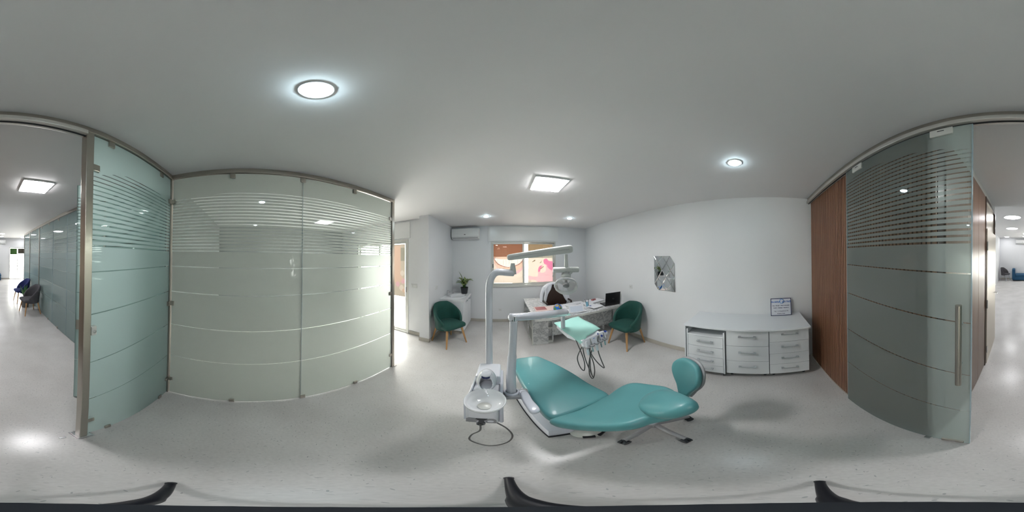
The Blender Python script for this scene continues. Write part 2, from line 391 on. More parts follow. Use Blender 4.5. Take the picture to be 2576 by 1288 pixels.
struct('wall_divider', 'bounce_cut_grey', (-4.6, XL - .03, -.86, -.80, 0, H), label='wall between the neighbouring rooms, greyed to cut bounced light')  # greyed like the outer wall, to weaken bounced light
struct('wall_hall_far', 'wall_paint', (-4.7, -2.38, YFAR - .15, YFAR, 0, H2), (-1.22, 2.6, YFAR - .15, YFAR, 0, H2), (-2.38, -1.22, YFAR - .15, YFAR, 2.2, H2), label='far white wall of the waiting hall')
struct('wall_hall_right', 'wall_paint', (1.08, 1.25, YFAR, -3.09, 0, H2), (.46, 1.25, -3.20, -3.09, 0, H2), label='right white wall of the waiting hall')
struct('wall_balcony_parapet', 'wall_paint', (-4.7, -1.6, 4.6, 4.75, 0, .55), label='low white balcony parapet outside the door')

def skirting(name, *a, label=None):
    bm = nb(); bx(bm, *a); return tag(obj(name, bm, 'skirting_stone', bevel=.004), label, kind='structure')
skirting('baseboard_back', -1.375, XR, YW - .012, YW, 0, .085, label='beige stone skirting under the window')
skirting('baseboard_right', XR - .012, XR, .92, YW, 0, .085, label='beige stone skirting below the mirror wall')
skirting('baseboard_pier', -1.595, -1.363, 2.773, 2.786, 0, .085, label='beige stone skirting across the pier front')
skirting('baseboard_alcove', -1.376, -1.363, 2.773, YW, 0, .085, label='beige stone skirting along the washbasin wall')
skirting('baseboard_balcony', DX1 + .01, -1.585, YB - .012, YB, 0, .085, label='beige stone skirting under the light switches')
skirting('baseboard_hall', -1.22, 1.08, YFAR, YFAR + .012, 0, .08, label='stone skirting of the far hall wall')

# --- slatted timber wall behind the sliding door
sw = struct('wall_front', 'dark_wood', (.40, XR, -.86, -.775, 0, H), label='brown vertical slat wall behind the sliding glass door')
pitch = .0312; n_sl = int((XR - .41) / pitch); slat_me = None
for i in range(n_sl):
    x = .415 + i * pitch
    if slat_me is None:
        bm = nb(); bx(bm, -.0105, .0105, -.775, -.757, .012, 2.53)
        s = obj('slat', bm, 'slat_wood', sw); slat_me = s.data; s.location.x = x
    else:
        s = bpy.data.objects.new('slat', slat_me); col.objects.link(s); s.parent = sw; s.matrix_parent_inverse = wm(sw).inverted(); s.location.x = x
bm = nb(); bx(bm, .40, XR, -.776, -.752, 0, .012); obj('plinth_strip', bm, 'skirting_stone', sw)

# --- corridor side: timber panelling and grey metal door
cw = struct('wall_corridor', 'panel_wood', (.40, .52, -2.12, -.86, 0, 2.53), (.40, .52, -3.09, -2.12, 2.53, 2.53 + .001), label='brown wood panelled corridor wall past the sliding door')
bm = nb(); bx(bm, .40, .54, -3.09, -.86, 2.53, H + .12); obj('header', bm, 'aluminium_white', cw)
for y0, y1 in ((-1.28, -.862), (-1.70, -1.285), (-2.085, -1.705)):
    bm = nb(); bx(bm, .392, .402, y0, y1, .03, 2.525); obj('panel', bm, 'panel_wood', cw, bevel=.002)
dr = thing('door_2', (.41, -2.6, 0), 'grey metal door with dark wooden frame in the corridor', kind='structure')
bm = nb(); bx(bm, .385, .47, -2.15, -2.095, 0, 2.53); bx(bm, .385, .47, -3.09, -3.04, 0, 2.53); bx(bm, .385, .47, -3.04, -2.15, 2.48, 2.53); obj('door_frame', bm, 'dark_wood', dr, bevel=.003)
bm = nb(); bx(bm, .41, .46, -3.04, -2.15, 2.10, 2.48); obj('transom_panel', bm, 'door_metal', dr)
lf = boxo('door_leaf', 'door_metal', dr, .375, .42, -3.04, -2.15, .01, 2.09, bevel=.003)
bm = nb(); tube(bm, [(.375, -2.96, 1.03), (.33, -2.96, 1.03), (.33, -2.86, 1.03)], .009, 8); obj('lever_handle', bm, 'chrome', lf, smooth=True)
for z in (.3, 1.05, 1.85):
    bm = nb(); tube(bm, [(.372, -2.145, z - .06), (.372, -2.145, z + .06)], .008, 8); obj('hinge', bm, 'chrome', lf, smooth=True)

# --- stainless rails, posts and frosted glass of the left and front partitions
def glass_panel(name, parent, p0, p1, z0, z1, film, side, th=.010):
    """upright pane from p0 to p1 (x, y); the film lies on the side towards `side`"""
    p0, p1 = Vector((*p0, 0)), Vector((*p1, 0)); u = (p1 - p0).normalized(); n = V(-u.y, u.x, 0)
    if n.dot(Vector((*side, 0))) < 0: n = -n
    bm = nb(); q = [p0 - n * th / 2, p1 - n * th / 2, p1 + n * th / 2, p0 + n * th / 2]
    lo = [bm.verts.new((p.x, p.y, z0)) for p in q]; hi = [bm.verts.new((p.x, p.y, z1)) for p in q]
    bm.faces.new((lo[2], lo[3], hi[3], hi[2])).material_index = 0
    bm.faces.new((lo[0], lo[1], hi[1], hi[0])).material_index = 1
    for f in ((lo[0], lo[3], hi[3], hi[0]), (lo[1], lo[2], hi[2], hi[1]), tuple(lo), tuple(hi)): bm.faces.new(f).material_index = 2
    return obj(name, bm, [film, 'clear_glass', 'glass_edge'], parent)
def clampo(parent, c, u, n, a=.022, h=.022, t=.016):
    bm = nb(); obox(bm, c, Vector(u), V(0, 0, 1), Vector(n), a, h, t); return obj('clamp', bm, 'steel', parent, bevel=.003)
UX, UY = V(1, 0, 0), V(0, 1, 0)
gl = thing('wall_left', (XL, .5, 0), 'pale frosted glass partition in two panes on the left', kind='structure')
boxo('top_rail', 'steel', gl, XL - .025, XL + .025, YF + .025, 1.79, H - .047, H, bevel=.003)
bm = nb(); bx(bm, XL - .022, XL + .022, 1.742, 1.788, 0, H - .047); obj('end_post', bm, 'steel', gl, bevel=.003)
bm = nb(); bx(bm, XL - .045, XL + .045, 1.72, 1.81, 0, .008); obj('post_foot', bm, 'chrome', gl, bevel=.003)
glass_panel('glass_pane', gl, (XL, YF + .03), (XL, .498), .012, H - .052, 'frosted_side', (1, 0))
glass_panel('glass_pane', gl, (XL, .502), (XL, 1.738), .012, H - .052, 'frosted_side', (1, 0))
for y, z in ((-.14, 2.535), (.5, 2.535), (1.10, 2.535), (-.115, .03), (.52, .03), (1.124, .03)): clampo(gl, (XL, y, z), UY, UX, .024, .026)
for z in (2.306, 1.265, .252): clampo(gl, (XL, 1.718, z), UY, UX, .022, .024)

gf = thing('wall_front_glass', (-.95, YF, 0), 'teal frosted glass partition beside the open doorway', kind='structure')
boxo('top_rail', 'steel', gf, XL - .025, XR, YF - .025, YF + .025, H - .047, H, bevel=.003)
bm = nb(); bx(bm, -.512, -.462, YF - .028, YF + .022, 0, H - .047); obj('door_post', bm, 'steel', gf, bevel=.003)
bm = nb()
for k, (s, z0, z1) in enumerate(((.055, 0, .006), (.046, .006, .014))): bx(bm, -.487 - s, -.487 + s, YF - .003 - s, YF - .003 + s, z0, z1)
obj('post_foot', bm, 'chrome', gf, bevel=.004)
bm = nb(); bx(bm, XL - .02, XL + .02, YF - .02, YF + .02, 0, H - .047); obj('corner_post', bm, 'steel', gf, bevel=.003)
glass_panel('glass_pane', gf, (XL + .024, YF), (-.516, YF), .012, H - .052, 'frosted_front', (0, 1))
for x, z in ((-.648, 2.535), (-1.236, 2.535), (-.668, .03), (-1.281, .03)): clampo(gf, (x, YF, z), UX, UY, .024, .026)
for z in (2.285, .30): clampo(gf, (-.536, YF, z), UX, UY, .024, .024)
for z in (2.302, 1.281, .275):
    clampo(gf, (XL + .035, YF + .004, z), UX, UY, .024, .022, .018); clampo(gf, (XL + .004, YF + .035, z), UY, UX, .024, .022, .018)
bm = nb(); bx(bm, -.545, -.512, YF + .006, YF + .03, 1.275, 1.335); lk = obj('lock_box', bm, 'aluminium_white', gf, bevel=.003)
bm = nb(); tube(bm, [(-.53, YF + .03, 1.302), (-.53, YF + .035, 1.302)], .010, 12); obj('key_cylinder', bm, 'chrome', lk, smooth=True)
tr = boxo('door_track', 'track_aluminium', gf, -.462, XR, YF - .02, YF + .038, 2.527, H - .047, bevel=.003)
bm = nb(); bx(bm, -.462, XR, YF + .004, YF + .012, 2.520, 2.527); obj('track_slot', bm, 'black_rubber', tr)

# --- sliding glass door, pushed open over the slats
sd = thing('door_1', (.71, YF + .02, 0), 'frosted glass sliding door with steel bar handle', kind='structure')
YD = YF + .012
glass_panel('glass_leaf', sd, (.202, YD), (1.215, YD), .006, 2.515, 'frosted_door', (0, 1), .012)
bm = nb(); bx(bm, .198, .2025, YD - .007, YD + .007, .006, 2.515); bx(bm, 1.2145, 1.219, YD - .007, YD + .007, .006, 2.515); obj('edge_seal', bm, 'glass_edge', sd)
for x in (.355, 1.045):
    h = boxo('roller_clamp', 'aluminium_white', sd, x - .062, x + .062, YD - .018, YD + .018, 2.455, 2.512, bevel=.004)
    bm = nb(); bx(bm, x - .018, x + .018, YD + .0175, YD + .0195, 2.488, 2.493); obj('slot_mark', bm, 'black_rubber', h)
pb = boxo('bottom_patch', 'steel', sd, .228, .345, YD - .016, YD + .016, .004, .052, bevel=.004)
bm = nb(); bx(bm, .27, .30, YD + .0155, YD + .018, .02, .035); obj('cover_screw', bm, 'chrome', pb)
hd = nb(); tube(hd, [(.248, YD + .045, .995), (.248, YD + .045, 1.51)], .0155, 14); hb = obj('bar_handle', hd, 'steel', sd, smooth=True)
for z in (1.145, 1.40):
    bm = nb(); tube(bm, [(.248, YD, z), (.248, YD + .045, z)], .009, 10); obj('standoff', bm, 'chrome', hb, smooth=True)
t = boxo('floor_guide', 'chrome', None, .405, .44, YF - .01, YF + .048, 0, .018, bevel=.003)
tag(t, 'small chrome floor guide under the sliding glass door', 'door guide')
p = F(157, 1101); t = boxo('bolt_keeper', 'chrome', None, p.x - .02, p.x + .02, p.y - .01, p.y + .01, 0, .004, bevel=.002)
tag(t, 'tiny chrome bolt keeper set in the floor by the door post', 'floor plate')

# --- hall glass partition
hg = thing('wall_hall_glass', (XL, -4, 0), 'grey green frosted glass partition along the waiting hall', kind='structure')
boxo('top_rail', 'steel', hg, XL - .025, XL + .025, -7.0, YF - .03, H - .047, H + .02, bevel=.003)
ys = [-.79, -1.72, -1.745, -3.55, -4.62, -5.9, -7.0]
for a, b in ((-1.70, -.80), (-2.86, -1.73), (-3.62, -2.87), (-4.72, -3.63), (-5.95, -4.76), (-7.0, -6.0)):
    glass_panel('glass_pane', hg, (XL, a + .006), (XL, b - .006), .012, H - .052, 'frosted_hall', (1, 0))
for y in (-1.715, -4.74, -5.975, -7.02):
    bm = nb(); bx(bm, XL - .02, XL + .02, y - .02, y + .02, 0, H - .047); obj('post', bm, 'steel', hg)
for y in (-2.4, -3.3, -3.9, -4.5, -5.2, -5.7):
    for z in (2.53, .03): clampo(hg, (XL, y, z), UY, UX, .024, .026)
dl = thing('door_3', (-1.40, -.83, 0), 'clear edged glass door leaf standing open beyond the steel door post', kind='structure')
glass_panel('glass_leaf', dl, (-1.39, -.84), (-.735, -1.285), .01, 2.42, 'frosted_front', (.5, .8), .010)
hdl = Vector((-.77, -1.262, 1.08)); u = Vector((.655, -.445, 0)).normalized(); n = Vector((.445, .655, 0)).normalized()
bm = nb(); obox(bm, hdl, u, V(0, 0, 1), n, .035, .05, .018); lb = obj('lock_case', bm, 'steel', dl, bevel=.003)
bm = nb(); tube(bm, [hdl + n * .01, hdl + n * .05, hdl + n * .05 - u * .1], .008, 8); obj('lever_handle', bm, 'chrome', lb, smooth=True)

# ------------------------------------------------------------------ window, balcony door, hall door
wn = thing('window_1', (.54, YW, WZ0), 'white aluminium sliding window with printed dental posters', kind='structure')
def frame4(bm, x0, x1, z0, z1, y0, y1, w):
    bx(bm, x0, x1, y0, y1, z1 - w, z1); bx(bm, x0, x1, y0, y1, z0, z0 + w); bx(bm, x0, x0 + w, y0, y1, z0 + w, z1 - w); bx(bm, x1 - w, x1, y0, y1, z0 + w, z1 - w)
bm = nb(); frame4(bm, WX0, WX1, WZ0, WZ1, YW - .012, YW + .09, .028); obj('window_frame', bm, 'aluminium_white', wn, bevel=.003)
bm = nb(); bx(bm, WX0 - .03, WX1 + .03, YW - .03, YW + .02, WZ0 - .03, WZ0); obj('window_sill', bm, 'aluminium_white', wn, bevel=.003)
sb = boxo('shutter_box', 'ac_plastic', wn, -.40, 1.485, YW - .018, YW + .01, 2.195, H - .012, bevel=.006)
bm = nb(); bx(bm, -.35, 1.44, YW - .022, YW - .017, 2.215, 2.575); obj('cover_panel', bm, 'ac_plastic', sb, bevel=.003)
for x0, x1, y in ((-.302, .545, YW + .01), (.515, 1.382, YW + .045)):
    bm = nb(); frame4(bm, x0, x1, WZ0 + .028, WZ1 - .028, y, y + .03, .042); s = obj('sash', bm, 'aluminium_white', wn, bevel=.002)
    bm = nb(); bx(bm, x0 + .042, x1 - .042, y + .012, y + .018, WZ0 + .07, WZ1 - .07); obj('pane', bm, 'clear_glass', s)
    xl = x0 + .012 if x0 < 0 else x1 - .03
    bm = nb(); bx(bm, xl, xl + .018, y - .006, y, 1.50, 1.60); obj('latch', bm, 'dark_plastic', s)
def in_poly(x, z, q):
    c = False; j = len(q) - 1
    for i in range(len(q)):
        if (q[i][1] > z) != (q[j][1] > z) and x < (q[j][0] - q[i][0]) * (z - q[i][1]) / (q[j][1] - q[i][1]) + q[i][0]: c = not c
        j = i
    return c
def print_film(parent, Y, items, cell=.009):
    """one sheet of printed film; every cell takes the ink of the last shape (x, z outline) that covers it"""
    names = []; xs = [p[0] for p in items[0][1]]; zs = [p[1] for p in items[0][1]]
    for m_, _ in items:
        if m_ not in names: names.append(m_)
    nx = int((max(xs) - min(xs)) / cell); nz = int((max(zs) - min(zs)) / cell); x0, z0 = min(xs), min(zs); dx, dz = (max(xs) - x0) / nx, (max(zs) - z0) / nz
    bm = nb(); vs = [[bm.verts.new((x0 + i * dx, Y, z0 + j * dz)) for j in range(nz + 1)] for i in range(nx + 1)]
    for i in range(nx):
        for j in range(nz):
            x, z = x0 + (i + .5) * dx, z0 + (j + .5) * dz; k = None
            for m_, q in items:
                if in_poly(x, z, q): k = names.index(m_)
            if k is not None: bm.faces.new((vs[i][j], vs[i + 1][j], vs[i + 1][j + 1], vs[i][j + 1])).material_index = k
    bmesh.ops.delete(bm, geom=[v for v in bm.verts if not v.link_faces], context='VERTS')
    return obj('printed_film', bm, names, parent)
def prints(parent, Y, items):
    out = []
    for m_, pts, sm in items:
        q = [WY(x, y, Y) for x, y in pts]
        if sm: q = spline(q, 4, True)
        out.append((m_, [(p.x, p.z) for p in q]))
    return print_film(parent, Y, out)
def zw(pts): return [(1230 + x / 10.735, 600 + y / 10.735) for x, y in pts]
po = thing('window_poster', (.11, YW + .03, 1.1), 'backlit poster of a white smile with pink lips on the left pane', 'poster')
prints(po, YW + .036, [
    ('film_pale', zw([(100, 110), (950, 110), (950, 1200), (100, 1200)]), 0),
    ('film_outside_brown', zw([(100, 110), (950, 110), (950, 495), (100, 495)]), 0),  # band stands for the shaded brown wall outside, above the poster
    ('film_skin', zw([(100, 495), (950, 495), (950, 560), (100, 560)]), 0),
    ('film_rose', zw([(125, 560), (400, 640), (700, 640), (945, 545), (950, 760), (800, 930), (600, 1010), (400, 960), (220, 800)]), 1),
    ('film_skin', zw([(130, 560), (300, 620), (520, 640), (800, 600), (945, 545), (930, 720), (780, 860), (560, 930), (330, 870), (190, 730)]), 1),
    ('film_line', zw([(132, 515), (330, 560), (540, 575), (760, 555), (925, 520), (900, 630), (820, 700), (680, 760), (520, 785), (380, 760), (240, 700), (170, 620)]), 1),
    ('film_teeth', zw([(150, 530), (330, 560), (540, 565), (760, 550), (905, 535), (880, 615), (805, 680), (670, 740), (520, 768), (385, 742), (255, 680), (190, 610)]), 1)] + [('film_cream', zw([(x - 4, 570), (x + 4, 570), (x + 4, 640 + 110 * math.sin(PI * (k + .5) / 9.5)), (x - 4, 640 + 110 * math.sin(PI * (k + .5) / 9.5))]), 0) for k, x in enumerate(range(230, 900, 78))])
p2 = thing('window_poster', (.97, YW + .06, 1.1), 'backlit poster of a face and pink gloved hands on the right pane', 'poster')
prints(p2, YW + .071, [
    ('film_pale', zw([(1055, 110), (1745, 110), (1745, 1200), (1055, 1200)]), 0),
    ('film_ochre', zw([(1055, 110), (1745, 110), (1745, 250), (1055, 330)]), 0),
    ('film_grey', zw([(1055, 330), (1745, 250), (1745, 520), (1055, 530)]), 0),
    ('film_cream', zw([(1055, 1130), (1140, 1130), (1140, 1195), (1055, 1195)]), 0),
    ('film_rose', zw([(1060, 1010), (1200, 1030), (1330, 1040), (1340, 1150), (1200, 1110), (1090, 1120)]), 1),
    ('film_pink', zw([(1480, 570), (1560, 545), (1610, 600), (1715, 620), (1725, 690), (1600, 720), (1490, 680)]), 1),
    ('film_rose', zw([(1330, 870), (1380, 760), (1470, 700), (1540, 700), (1600, 760), (1740, 900), (1745, 1190), (1320, 1190), (1325, 980)]), 1),
    ('film_pink', zw([(1335, 900), (1340, 790), (1400, 730), (1460, 760), (1430, 850)]), 1),
    ('film_pink', zw([(1570, 730), (1735, 700), (1740, 860), (1640, 830)]), 1),
    ('film_pale', zw([(1380, 900), (1450, 720), (1530, 710), (1540, 850), (1480, 920)]), 1),
    ('film_line', zw([(1375, 820), (1470, 745), (1490, 755), (1400, 830)]), 0),
    ('film_brow', zw([(1165, 635), (1235, 575), (1250, 590), (1230, 615)]), 1),
    ('film_brow', zw([(1360, 650), (1400, 640), (1425, 580), (1415, 640), (1395, 660)]), 1)])

bd = thing('window_2', (-2.8, YB, 0), 'glazed balcony door with printed poster beyond the glass partition', kind='structure')
bm = nb(); frame4(bm, DX0, DX1, .0, DZ1, YB - .012, YB + .08, .045); obj('door_frame', bm, 'aluminium_white', bd, bevel=.003)
sb = boxo('shutter_box', 'ac_plastic', bd, DX0 - .05, DX1 + .05, YB - .018, YB + .01, 2.2, H - .04, bevel=.006)
for x0, x1, y in ((DX0 + .04, -2.80, YB + .045), (-2.86, DX1 - .04, YB + .012)):
    bm = nb(); frame4(bm, x0, x1, .04, DZ1 - .04, y, y + .028, .05); s = obj('sash', bm, 'aluminium_white', bd, bevel=.002)
    bm = nb(); bx(bm, x0 + .05, x1 - .05, y + .011, y + .017, .09, DZ1 - .09); obj('pane', bm, 'clear_glass', s)
bm = nb(); bx(bm, -2.03, -2.012, YB + .004, YB + .012, 1.0, 1.12); obj('latch', bm, 'dark_plastic', bd)
p3 = thing('door_poster', (-2.4, YB + .03, .8), 'backlit beige poster of teeth on the balcony door', 'poster')
def qy(pts): return [(960 + x / 3.067, 480 + y / 3.067) for x, y in pts]
YP = YB + .034
def rc(x0, x1, z0, z1): return [(x0, z0), (x1, z0), (x1, z1), (x0, z1)]
print_film(p3, YP, [('film_cream', rc(-2.46, -2.07, .88, 2.08)), ('film_skin', rc(-2.46, -2.2, 1.2, 2.05)), ('film_grey', rc(-2.2, -2.075, 1.7, 2.0))] + [
    (['film_pale', 'film_rose', 'film_skin'][k % 3], [(cx + r * (1 + .2 * math.cos(2 * a)) * math.cos(a), cz + 1.3 * r * math.sin(a)) for a in [2 * PI * i / 16 for i in range(16)]])
    for k, (cx, cz, r) in enumerate(((-2.15, 1.42, .05), (-2.13, 1.24, .05), (-2.2, 1.30, .05), (-2.17, 1.08, .055), (-2.28, 1.16, .05), (-2.11, 1.02, .04)))])

hw = thing('window_3', (-1.8, YFAR, 0), 'glazed hall door with bars bright with daylight', kind='structure')
bm = nb(); frame4(bm, -2.38, -1.22, 0, 2.2, YFAR - .1, YFAR + .01, .05); bx(bm, -1.82, -1.77, YFAR - .1, YFAR + .01, .05, 2.15); obj('door_frame', bm, 'aluminium_white', hw)
bm = nb(); bx(bm, -2.33, -1.82, YFAR - .05, YFAR - .04, .05, 2.15); obj('pane', bm, 'clear_glass', hw)
bm = nb(); bx(bm, -1.77, -1.27, YFAR - .05, YFAR - .04, .05, 2.15); obj('pane', bm, 'clear_glass', hw)
bm = nb(); bx(bm, -1.76, -1.28, YFAR - .03, YFAR - .02, 1.72, 2.14); obj('green_panel', bm, 'leaf_green', hw)
bm = nb(); bx(bm, -2.32, -1.83, YFAR - .03, YFAR - .02, 1.78, 2.14); obj('roller_blind', bm, 'film_grey', hw)
for i in range(13):
    z = .18 + i * .115; bm = nb(); bx(bm, -1.77, -1.27, YFAR - .085, YFAR - .075, z, z + .018); obj('bar', bm, 'globe_land', hw)

# ------------------------------------------------------------------ lamps (light comes from their lenses)
def panel_lamp(x, y, z, label, s=.18, m='panel_light'):
    t = thing('ceiling_panel_lamp', (x, y, z), label, 'ceiling lamp', 'square ceiling lamps')
    boxo('lamp_frame', 'ac_plastic', t, x - s, x + s, y - s, y + s, z - .016, z, bevel=.006)
    bm = nb(); bx(bm, x - s + .015, x + s - .015, y - s + .015, y + s - .015, z - .0225, z - .014); obj('diffuser', bm, m, t)
panel_lamp(.49, 1.69, H, 'square white ceiling lamp glowing above the instrument tray')
panel_lamp(-.505, -1.865, H, 'square white ceiling lamp over the corridor doorway')
def downlight(x, y, z, label, r=.048, m='spot_light', grp='small bluish downlights', dome=.022):
    t = thing('downlight', (x, y, z), label, 'ceiling lamp', grp)
    bm = nb(); lathe(bm, [(r + .012, 0), (r + .011, -.005), (r + .002, -.006), (r, -.002), (r, 0)], (x, y, z), n=32); obj('trim_ring', bm, 'ac_plastic', t, smooth=True)
    bm = nb(); lathe(bm, [(r, -.001), (r * .9, -.001 - dome * .5), (r * .6, -.001 - dome * .85), (0, -.001 - dome)], (x, y, z), n=32); obj('lens', bm, m, t, smooth=True)
downlight(-.47, .202, H, 'bluish round downlight above the frosted glass wall')
downlight(1.34, .193, H, 'bluish round downlight above the white drawer units')
downlight(-.339, 3.234, H, 'bluish round downlight nearest the washbasin')
downlight(1.394, 3.217, H, 'bluish round downlight over the marble desk')
k2 = (H2 - EYE) / (H - EYE)
for i, (x, y, lb) in enumerate(((.08, -3.797, 'larger round white hall lamp nearest the corridor door'), (.126, -5.526, 'second round white hall lamp behind the larger one'), (-.435, -6.915, 'round hall lamp in the middle of the ceiling row'), (-.468, -8.042, 'round hall lamp before the air conditioner'), (-1.628, -8.368, 'round hall lamp above the end of the glass partition'), (.45, -8.3, 'round hall lamp above the blue armchair'))):
    downlight(x * k2, y * k2, H2, lb, r=.24 if i < 2 else .15, m='hall_light', grp='round white hall lamps', dome=.015)

# ------------------------------------------------------------------ drawer units under the long worktop
wt = boxo('worktop', 'white_laminate', None, 1.785, XR - .002, -.575, .915, .832, .856, bevel=.003)
tag(wt, 'long white laminate worktop along the mirror wall', 'worktop')
def handle_bar(parent, X, yc, z, L=.20):
    bm = nb(); bx(bm, X - .03, X - .02, yc - L / 2, yc + L / 2, z - .006, z + .006)
    bx(bm, X - .021, X + .004, yc - L / 2, yc - L / 2 + .03, z - .007, z + .007); bx(bm, X - .021, X + .004, yc + L / 2 - .03, yc + L / 2, z - .007, z + .007)
    return obj('handle', bm, 'handle_metal', parent, bevel=.002)
def drawer_unit(name, y0, y1, z0, z1, X, fronts, label, casters=False):
    t = thing(name, ((X + XR) / 2, (y0 + y1) / 2, 0), label, 'drawer unit', 'white drawer units')
    boxo('carcass', 'white_laminate', t, X + .02, XR - .02, y0 + .001, y1 - .001, z0, z1)
    for a, b in fronts:
        d = boxo('drawer', 'white_laminate', t, X, X + .0195, y0 + .004, y1 - .004, a + .0025, b - .0025, bevel=.0015)
        handle_bar(d, X, (y0 + y1) / 2, a + (b - a) * .62, .20)
    return t
zs3 = [.095, .335, .585, .832]; zs4 = [.095, .278, .462, .648, .832]
u3 = drawer_unit('drawer_unit', -.092, .405, .095, .831, 1.832, list(zip(zs3, zs3[1:])), 'white three drawer unit in the middle under the worktop')
u4 = drawer_unit('drawer_unit', -.565, -.094, .095, .831, 1.832, list(zip(zs4, zs4[1:])), 'white four drawer unit at the slat wall end')
for t, y0, y1 in ((u3, -.092, .405), (u4, -.565, -.094)):
    for yy in (y0 + .05, y1 - .05):
        for xx in (1.93, 2.25):
            bm = nb(); tube(bm, [(xx, yy, 0), (xx, yy, .096)], .018, 10); obj('leg', bm, 'dark_plastic', t, smooth=True)
sp = boxo('end_panel', 'white_laminate', None, 1.80, XR - .002, .897, .913, 0, .831, bevel=.002); tag(sp, 'thin white panel holding up the worktop end', 'panel')
mc = thing('drawer_cart', (1.98, .65, 0), 'white four drawer cart on casters rolled below the worktop', 'drawer cart')
y0, y1, X = .412, .888, 1.805
boxo('carcass', 'white_laminate', mc, X + .022, XR - .06, y0 + .018, y1 - .018, .085, .70)
for ya, yb in ((y0, y0 + .018), (y1 - .018, y1)): boxo('side_panel', 'white_laminate', mc, X + .004, XR - .06, ya, yb, .085, .785, bevel=.002)
boxo('top_shelf', 'white_laminate', mc, X, XR - .06, y0 + .018, y1 - .018, .70, .722, bevel=.004)
zc = [.095, .225, .375, .54, .70]
for a, b in zip(zc, zc[1:]):
    d = boxo('drawer', 'white_laminate', mc, X + .004, X + .021, y0 + .021, y1 - .021, a + .003, b - .003, bevel=.0015); handle_bar(d, X + .004, (y0 + y1) / 2, a + (b - a) * .6, .2)
for yy in (y0 + .05, y1 - .05):
    for xx in (X + .07, XR - .13):
        bm = nb(); tube(bm, [(xx, yy - .014, .032), (xx, yy + .014, .032)], .032, 16); bx(bm, xx - .012, xx + .012, yy - .02, yy + .02, .05, .086); obj('caster', bm, 'grey_plastic', mc, smooth=True)

# --- doctor's sign leaning on the wall
sg = thing('sign_board', (2.25, -.29, .857), 'small white framed sign with blue lettering on the worktop', 'sign')
lean = R_(-9); so = V(2.243, -.291, .857)
u_ = V(0, -1, 0); v_ = V(math.sin(-lean), 0, math.cos(lean)); n_ = V(-math.cos(lean), 0, math.sin(-lean))
def sgp(a, b, d): return so + u_ * a + v_ * b + n_ * d
bm = nb(); poly(bm, [sgp(-.143, 0, -.006), sgp(.143, 0, -.006), sgp(.143, .255, -.006), sgp(-.143, .255, -.006)], n_, .006); obj('board', bm, 'sign_white', sg)
bm = nb()
for a0, a1, b0, b1 in ((-.145, .145, 0, .008), (-.145, .145, .249, .257), (-.145, -.137, 0, .257), (.137, .145, 0, .257)): poly(bm, [sgp(a0, b0, -.007), sgp(a1, b0, -.007), sgp(a1, b1, -.007), sgp(a0, b1, -.007)], n_, .010)
obj('border', bm, 'sign_navy', sg)
def text(parent, s, size, a, b, m, bold=0.0):
    c = bpy.data.curves.new('lettering', 'FONT'); c.body = s; c.size = size; c.align_x = 'CENTER'; c.offset = bold; c.extrude = .0003
    c.materials.append(M[m]); tmp = bpy.data.objects.new('lettering_curve', c); me = bpy.data.meshes.new_from_object(tmp); bpy.data.objects.remove(tmp)
    me.name = 'lettering'; o = bpy.data.objects.new('lettering', me); col.objects.link(o); o.parent = parent
    mw = Matrix((u_, v_, n_)).transposed().to_4x4(); mw.translation = sgp(a, b, .0012); o.matrix_parent_inverse = wm(parent).inverted(); o.matrix_basis = mw
text(sg, 'Dr.HANA', .030, -.073, .196, 'sign_blue', .0012); text(sg, 'NO TAZI', .030, .080, .196, 'sign_blue', .0012)
text(sg, 'Soins - Chirurgie - Traitement Specialisé', .0148, 0, .146, 'sign_navy', .0006)
text(sg, 'Prothèse - Radiologie - Blanchiment', .0148, 0, .112, 'sign_navy', .0006)
text(sg, 'Tél: +212664025779', .024, 0, .058, 'sign_navy', 0)
text(sg, 'Rendez Vous', .020, 0, .024, 'sign_navy', .0006)
bm = nb(); tube(bm, [sgp(.012 + .028 * math.cos(a), .215 + .030 * math.sin(a) * (1 - .25 * math.cos(a)), .003) for a in [2 * PI * i / 24 for i in range(24)]], .0035, 6, closed=True); obj('tooth_logo', bm, 'sign_sky', sg)
bm = nb(); tube(bm, [sgp(.012 + .030 * math.cos(a), .213 + .032 * math.sin(a), .004) for a in [R_(-70 + i * 12) for i in range(12)]], .003, 6); obj('logo_arc', bm, 'sign_navy', sg)

# ------------------------------------------------------------------ faceted mirror
mr = thing('wall_mirror', (XR, 1.56, 1.14), 'faceted wall mirror of diamond panes beside the green chair', 'mirror')
def mz(x, y): p = WX(1630 + x / 10.74, 630 + y / 10.73, XR - .012); return p
A = [[(160, 150), (380, 150), (590, 147)], [(270, 345), (490, 340), (712, 350)], [(165, 540), (380, 525), (600, 540)], [(277, 725), (490, 710), (716, 715)], [(175, 895), (390, 900), (622, 935)], [(270, 1063), (492, 1092), (738, 1132)]]
pcs = [(A[0][0], A[0][1], A[1][0]), (A[0][1], A[0][2], A[1][1]), (A[0][0], A[1][0], A[2][0]), (A[0][1], A[1][1], A[2][1], A[1][0]), (A[0][2], A[1][2], A[2][2], A[1][1]),
       (A[1][0], A[2][1], A[3][0], A[2][0]), (A[1][1], A[2][2], A[3][1], A[2][1]), (A[1][2], A[3][2], A[2][2]), (A[2][0], A[3][0], A[4][0]), (A[2][1], A[3][1], A[4][1], A[3][0]), (A[2][2], A[3][2], A[4][2], A[3][1]),
       (A[3][0], A[4][1], A[5][0], A[4][0]), (A[3][1], A[4][2], A[5][1], A[4][1]), (A[3][2], A[5][2], A[4][2]), (A[4][1], A[5][1], A[5][0]), (A[4][2], A[5][2], A[5][1])]
rm = random.Random(4)
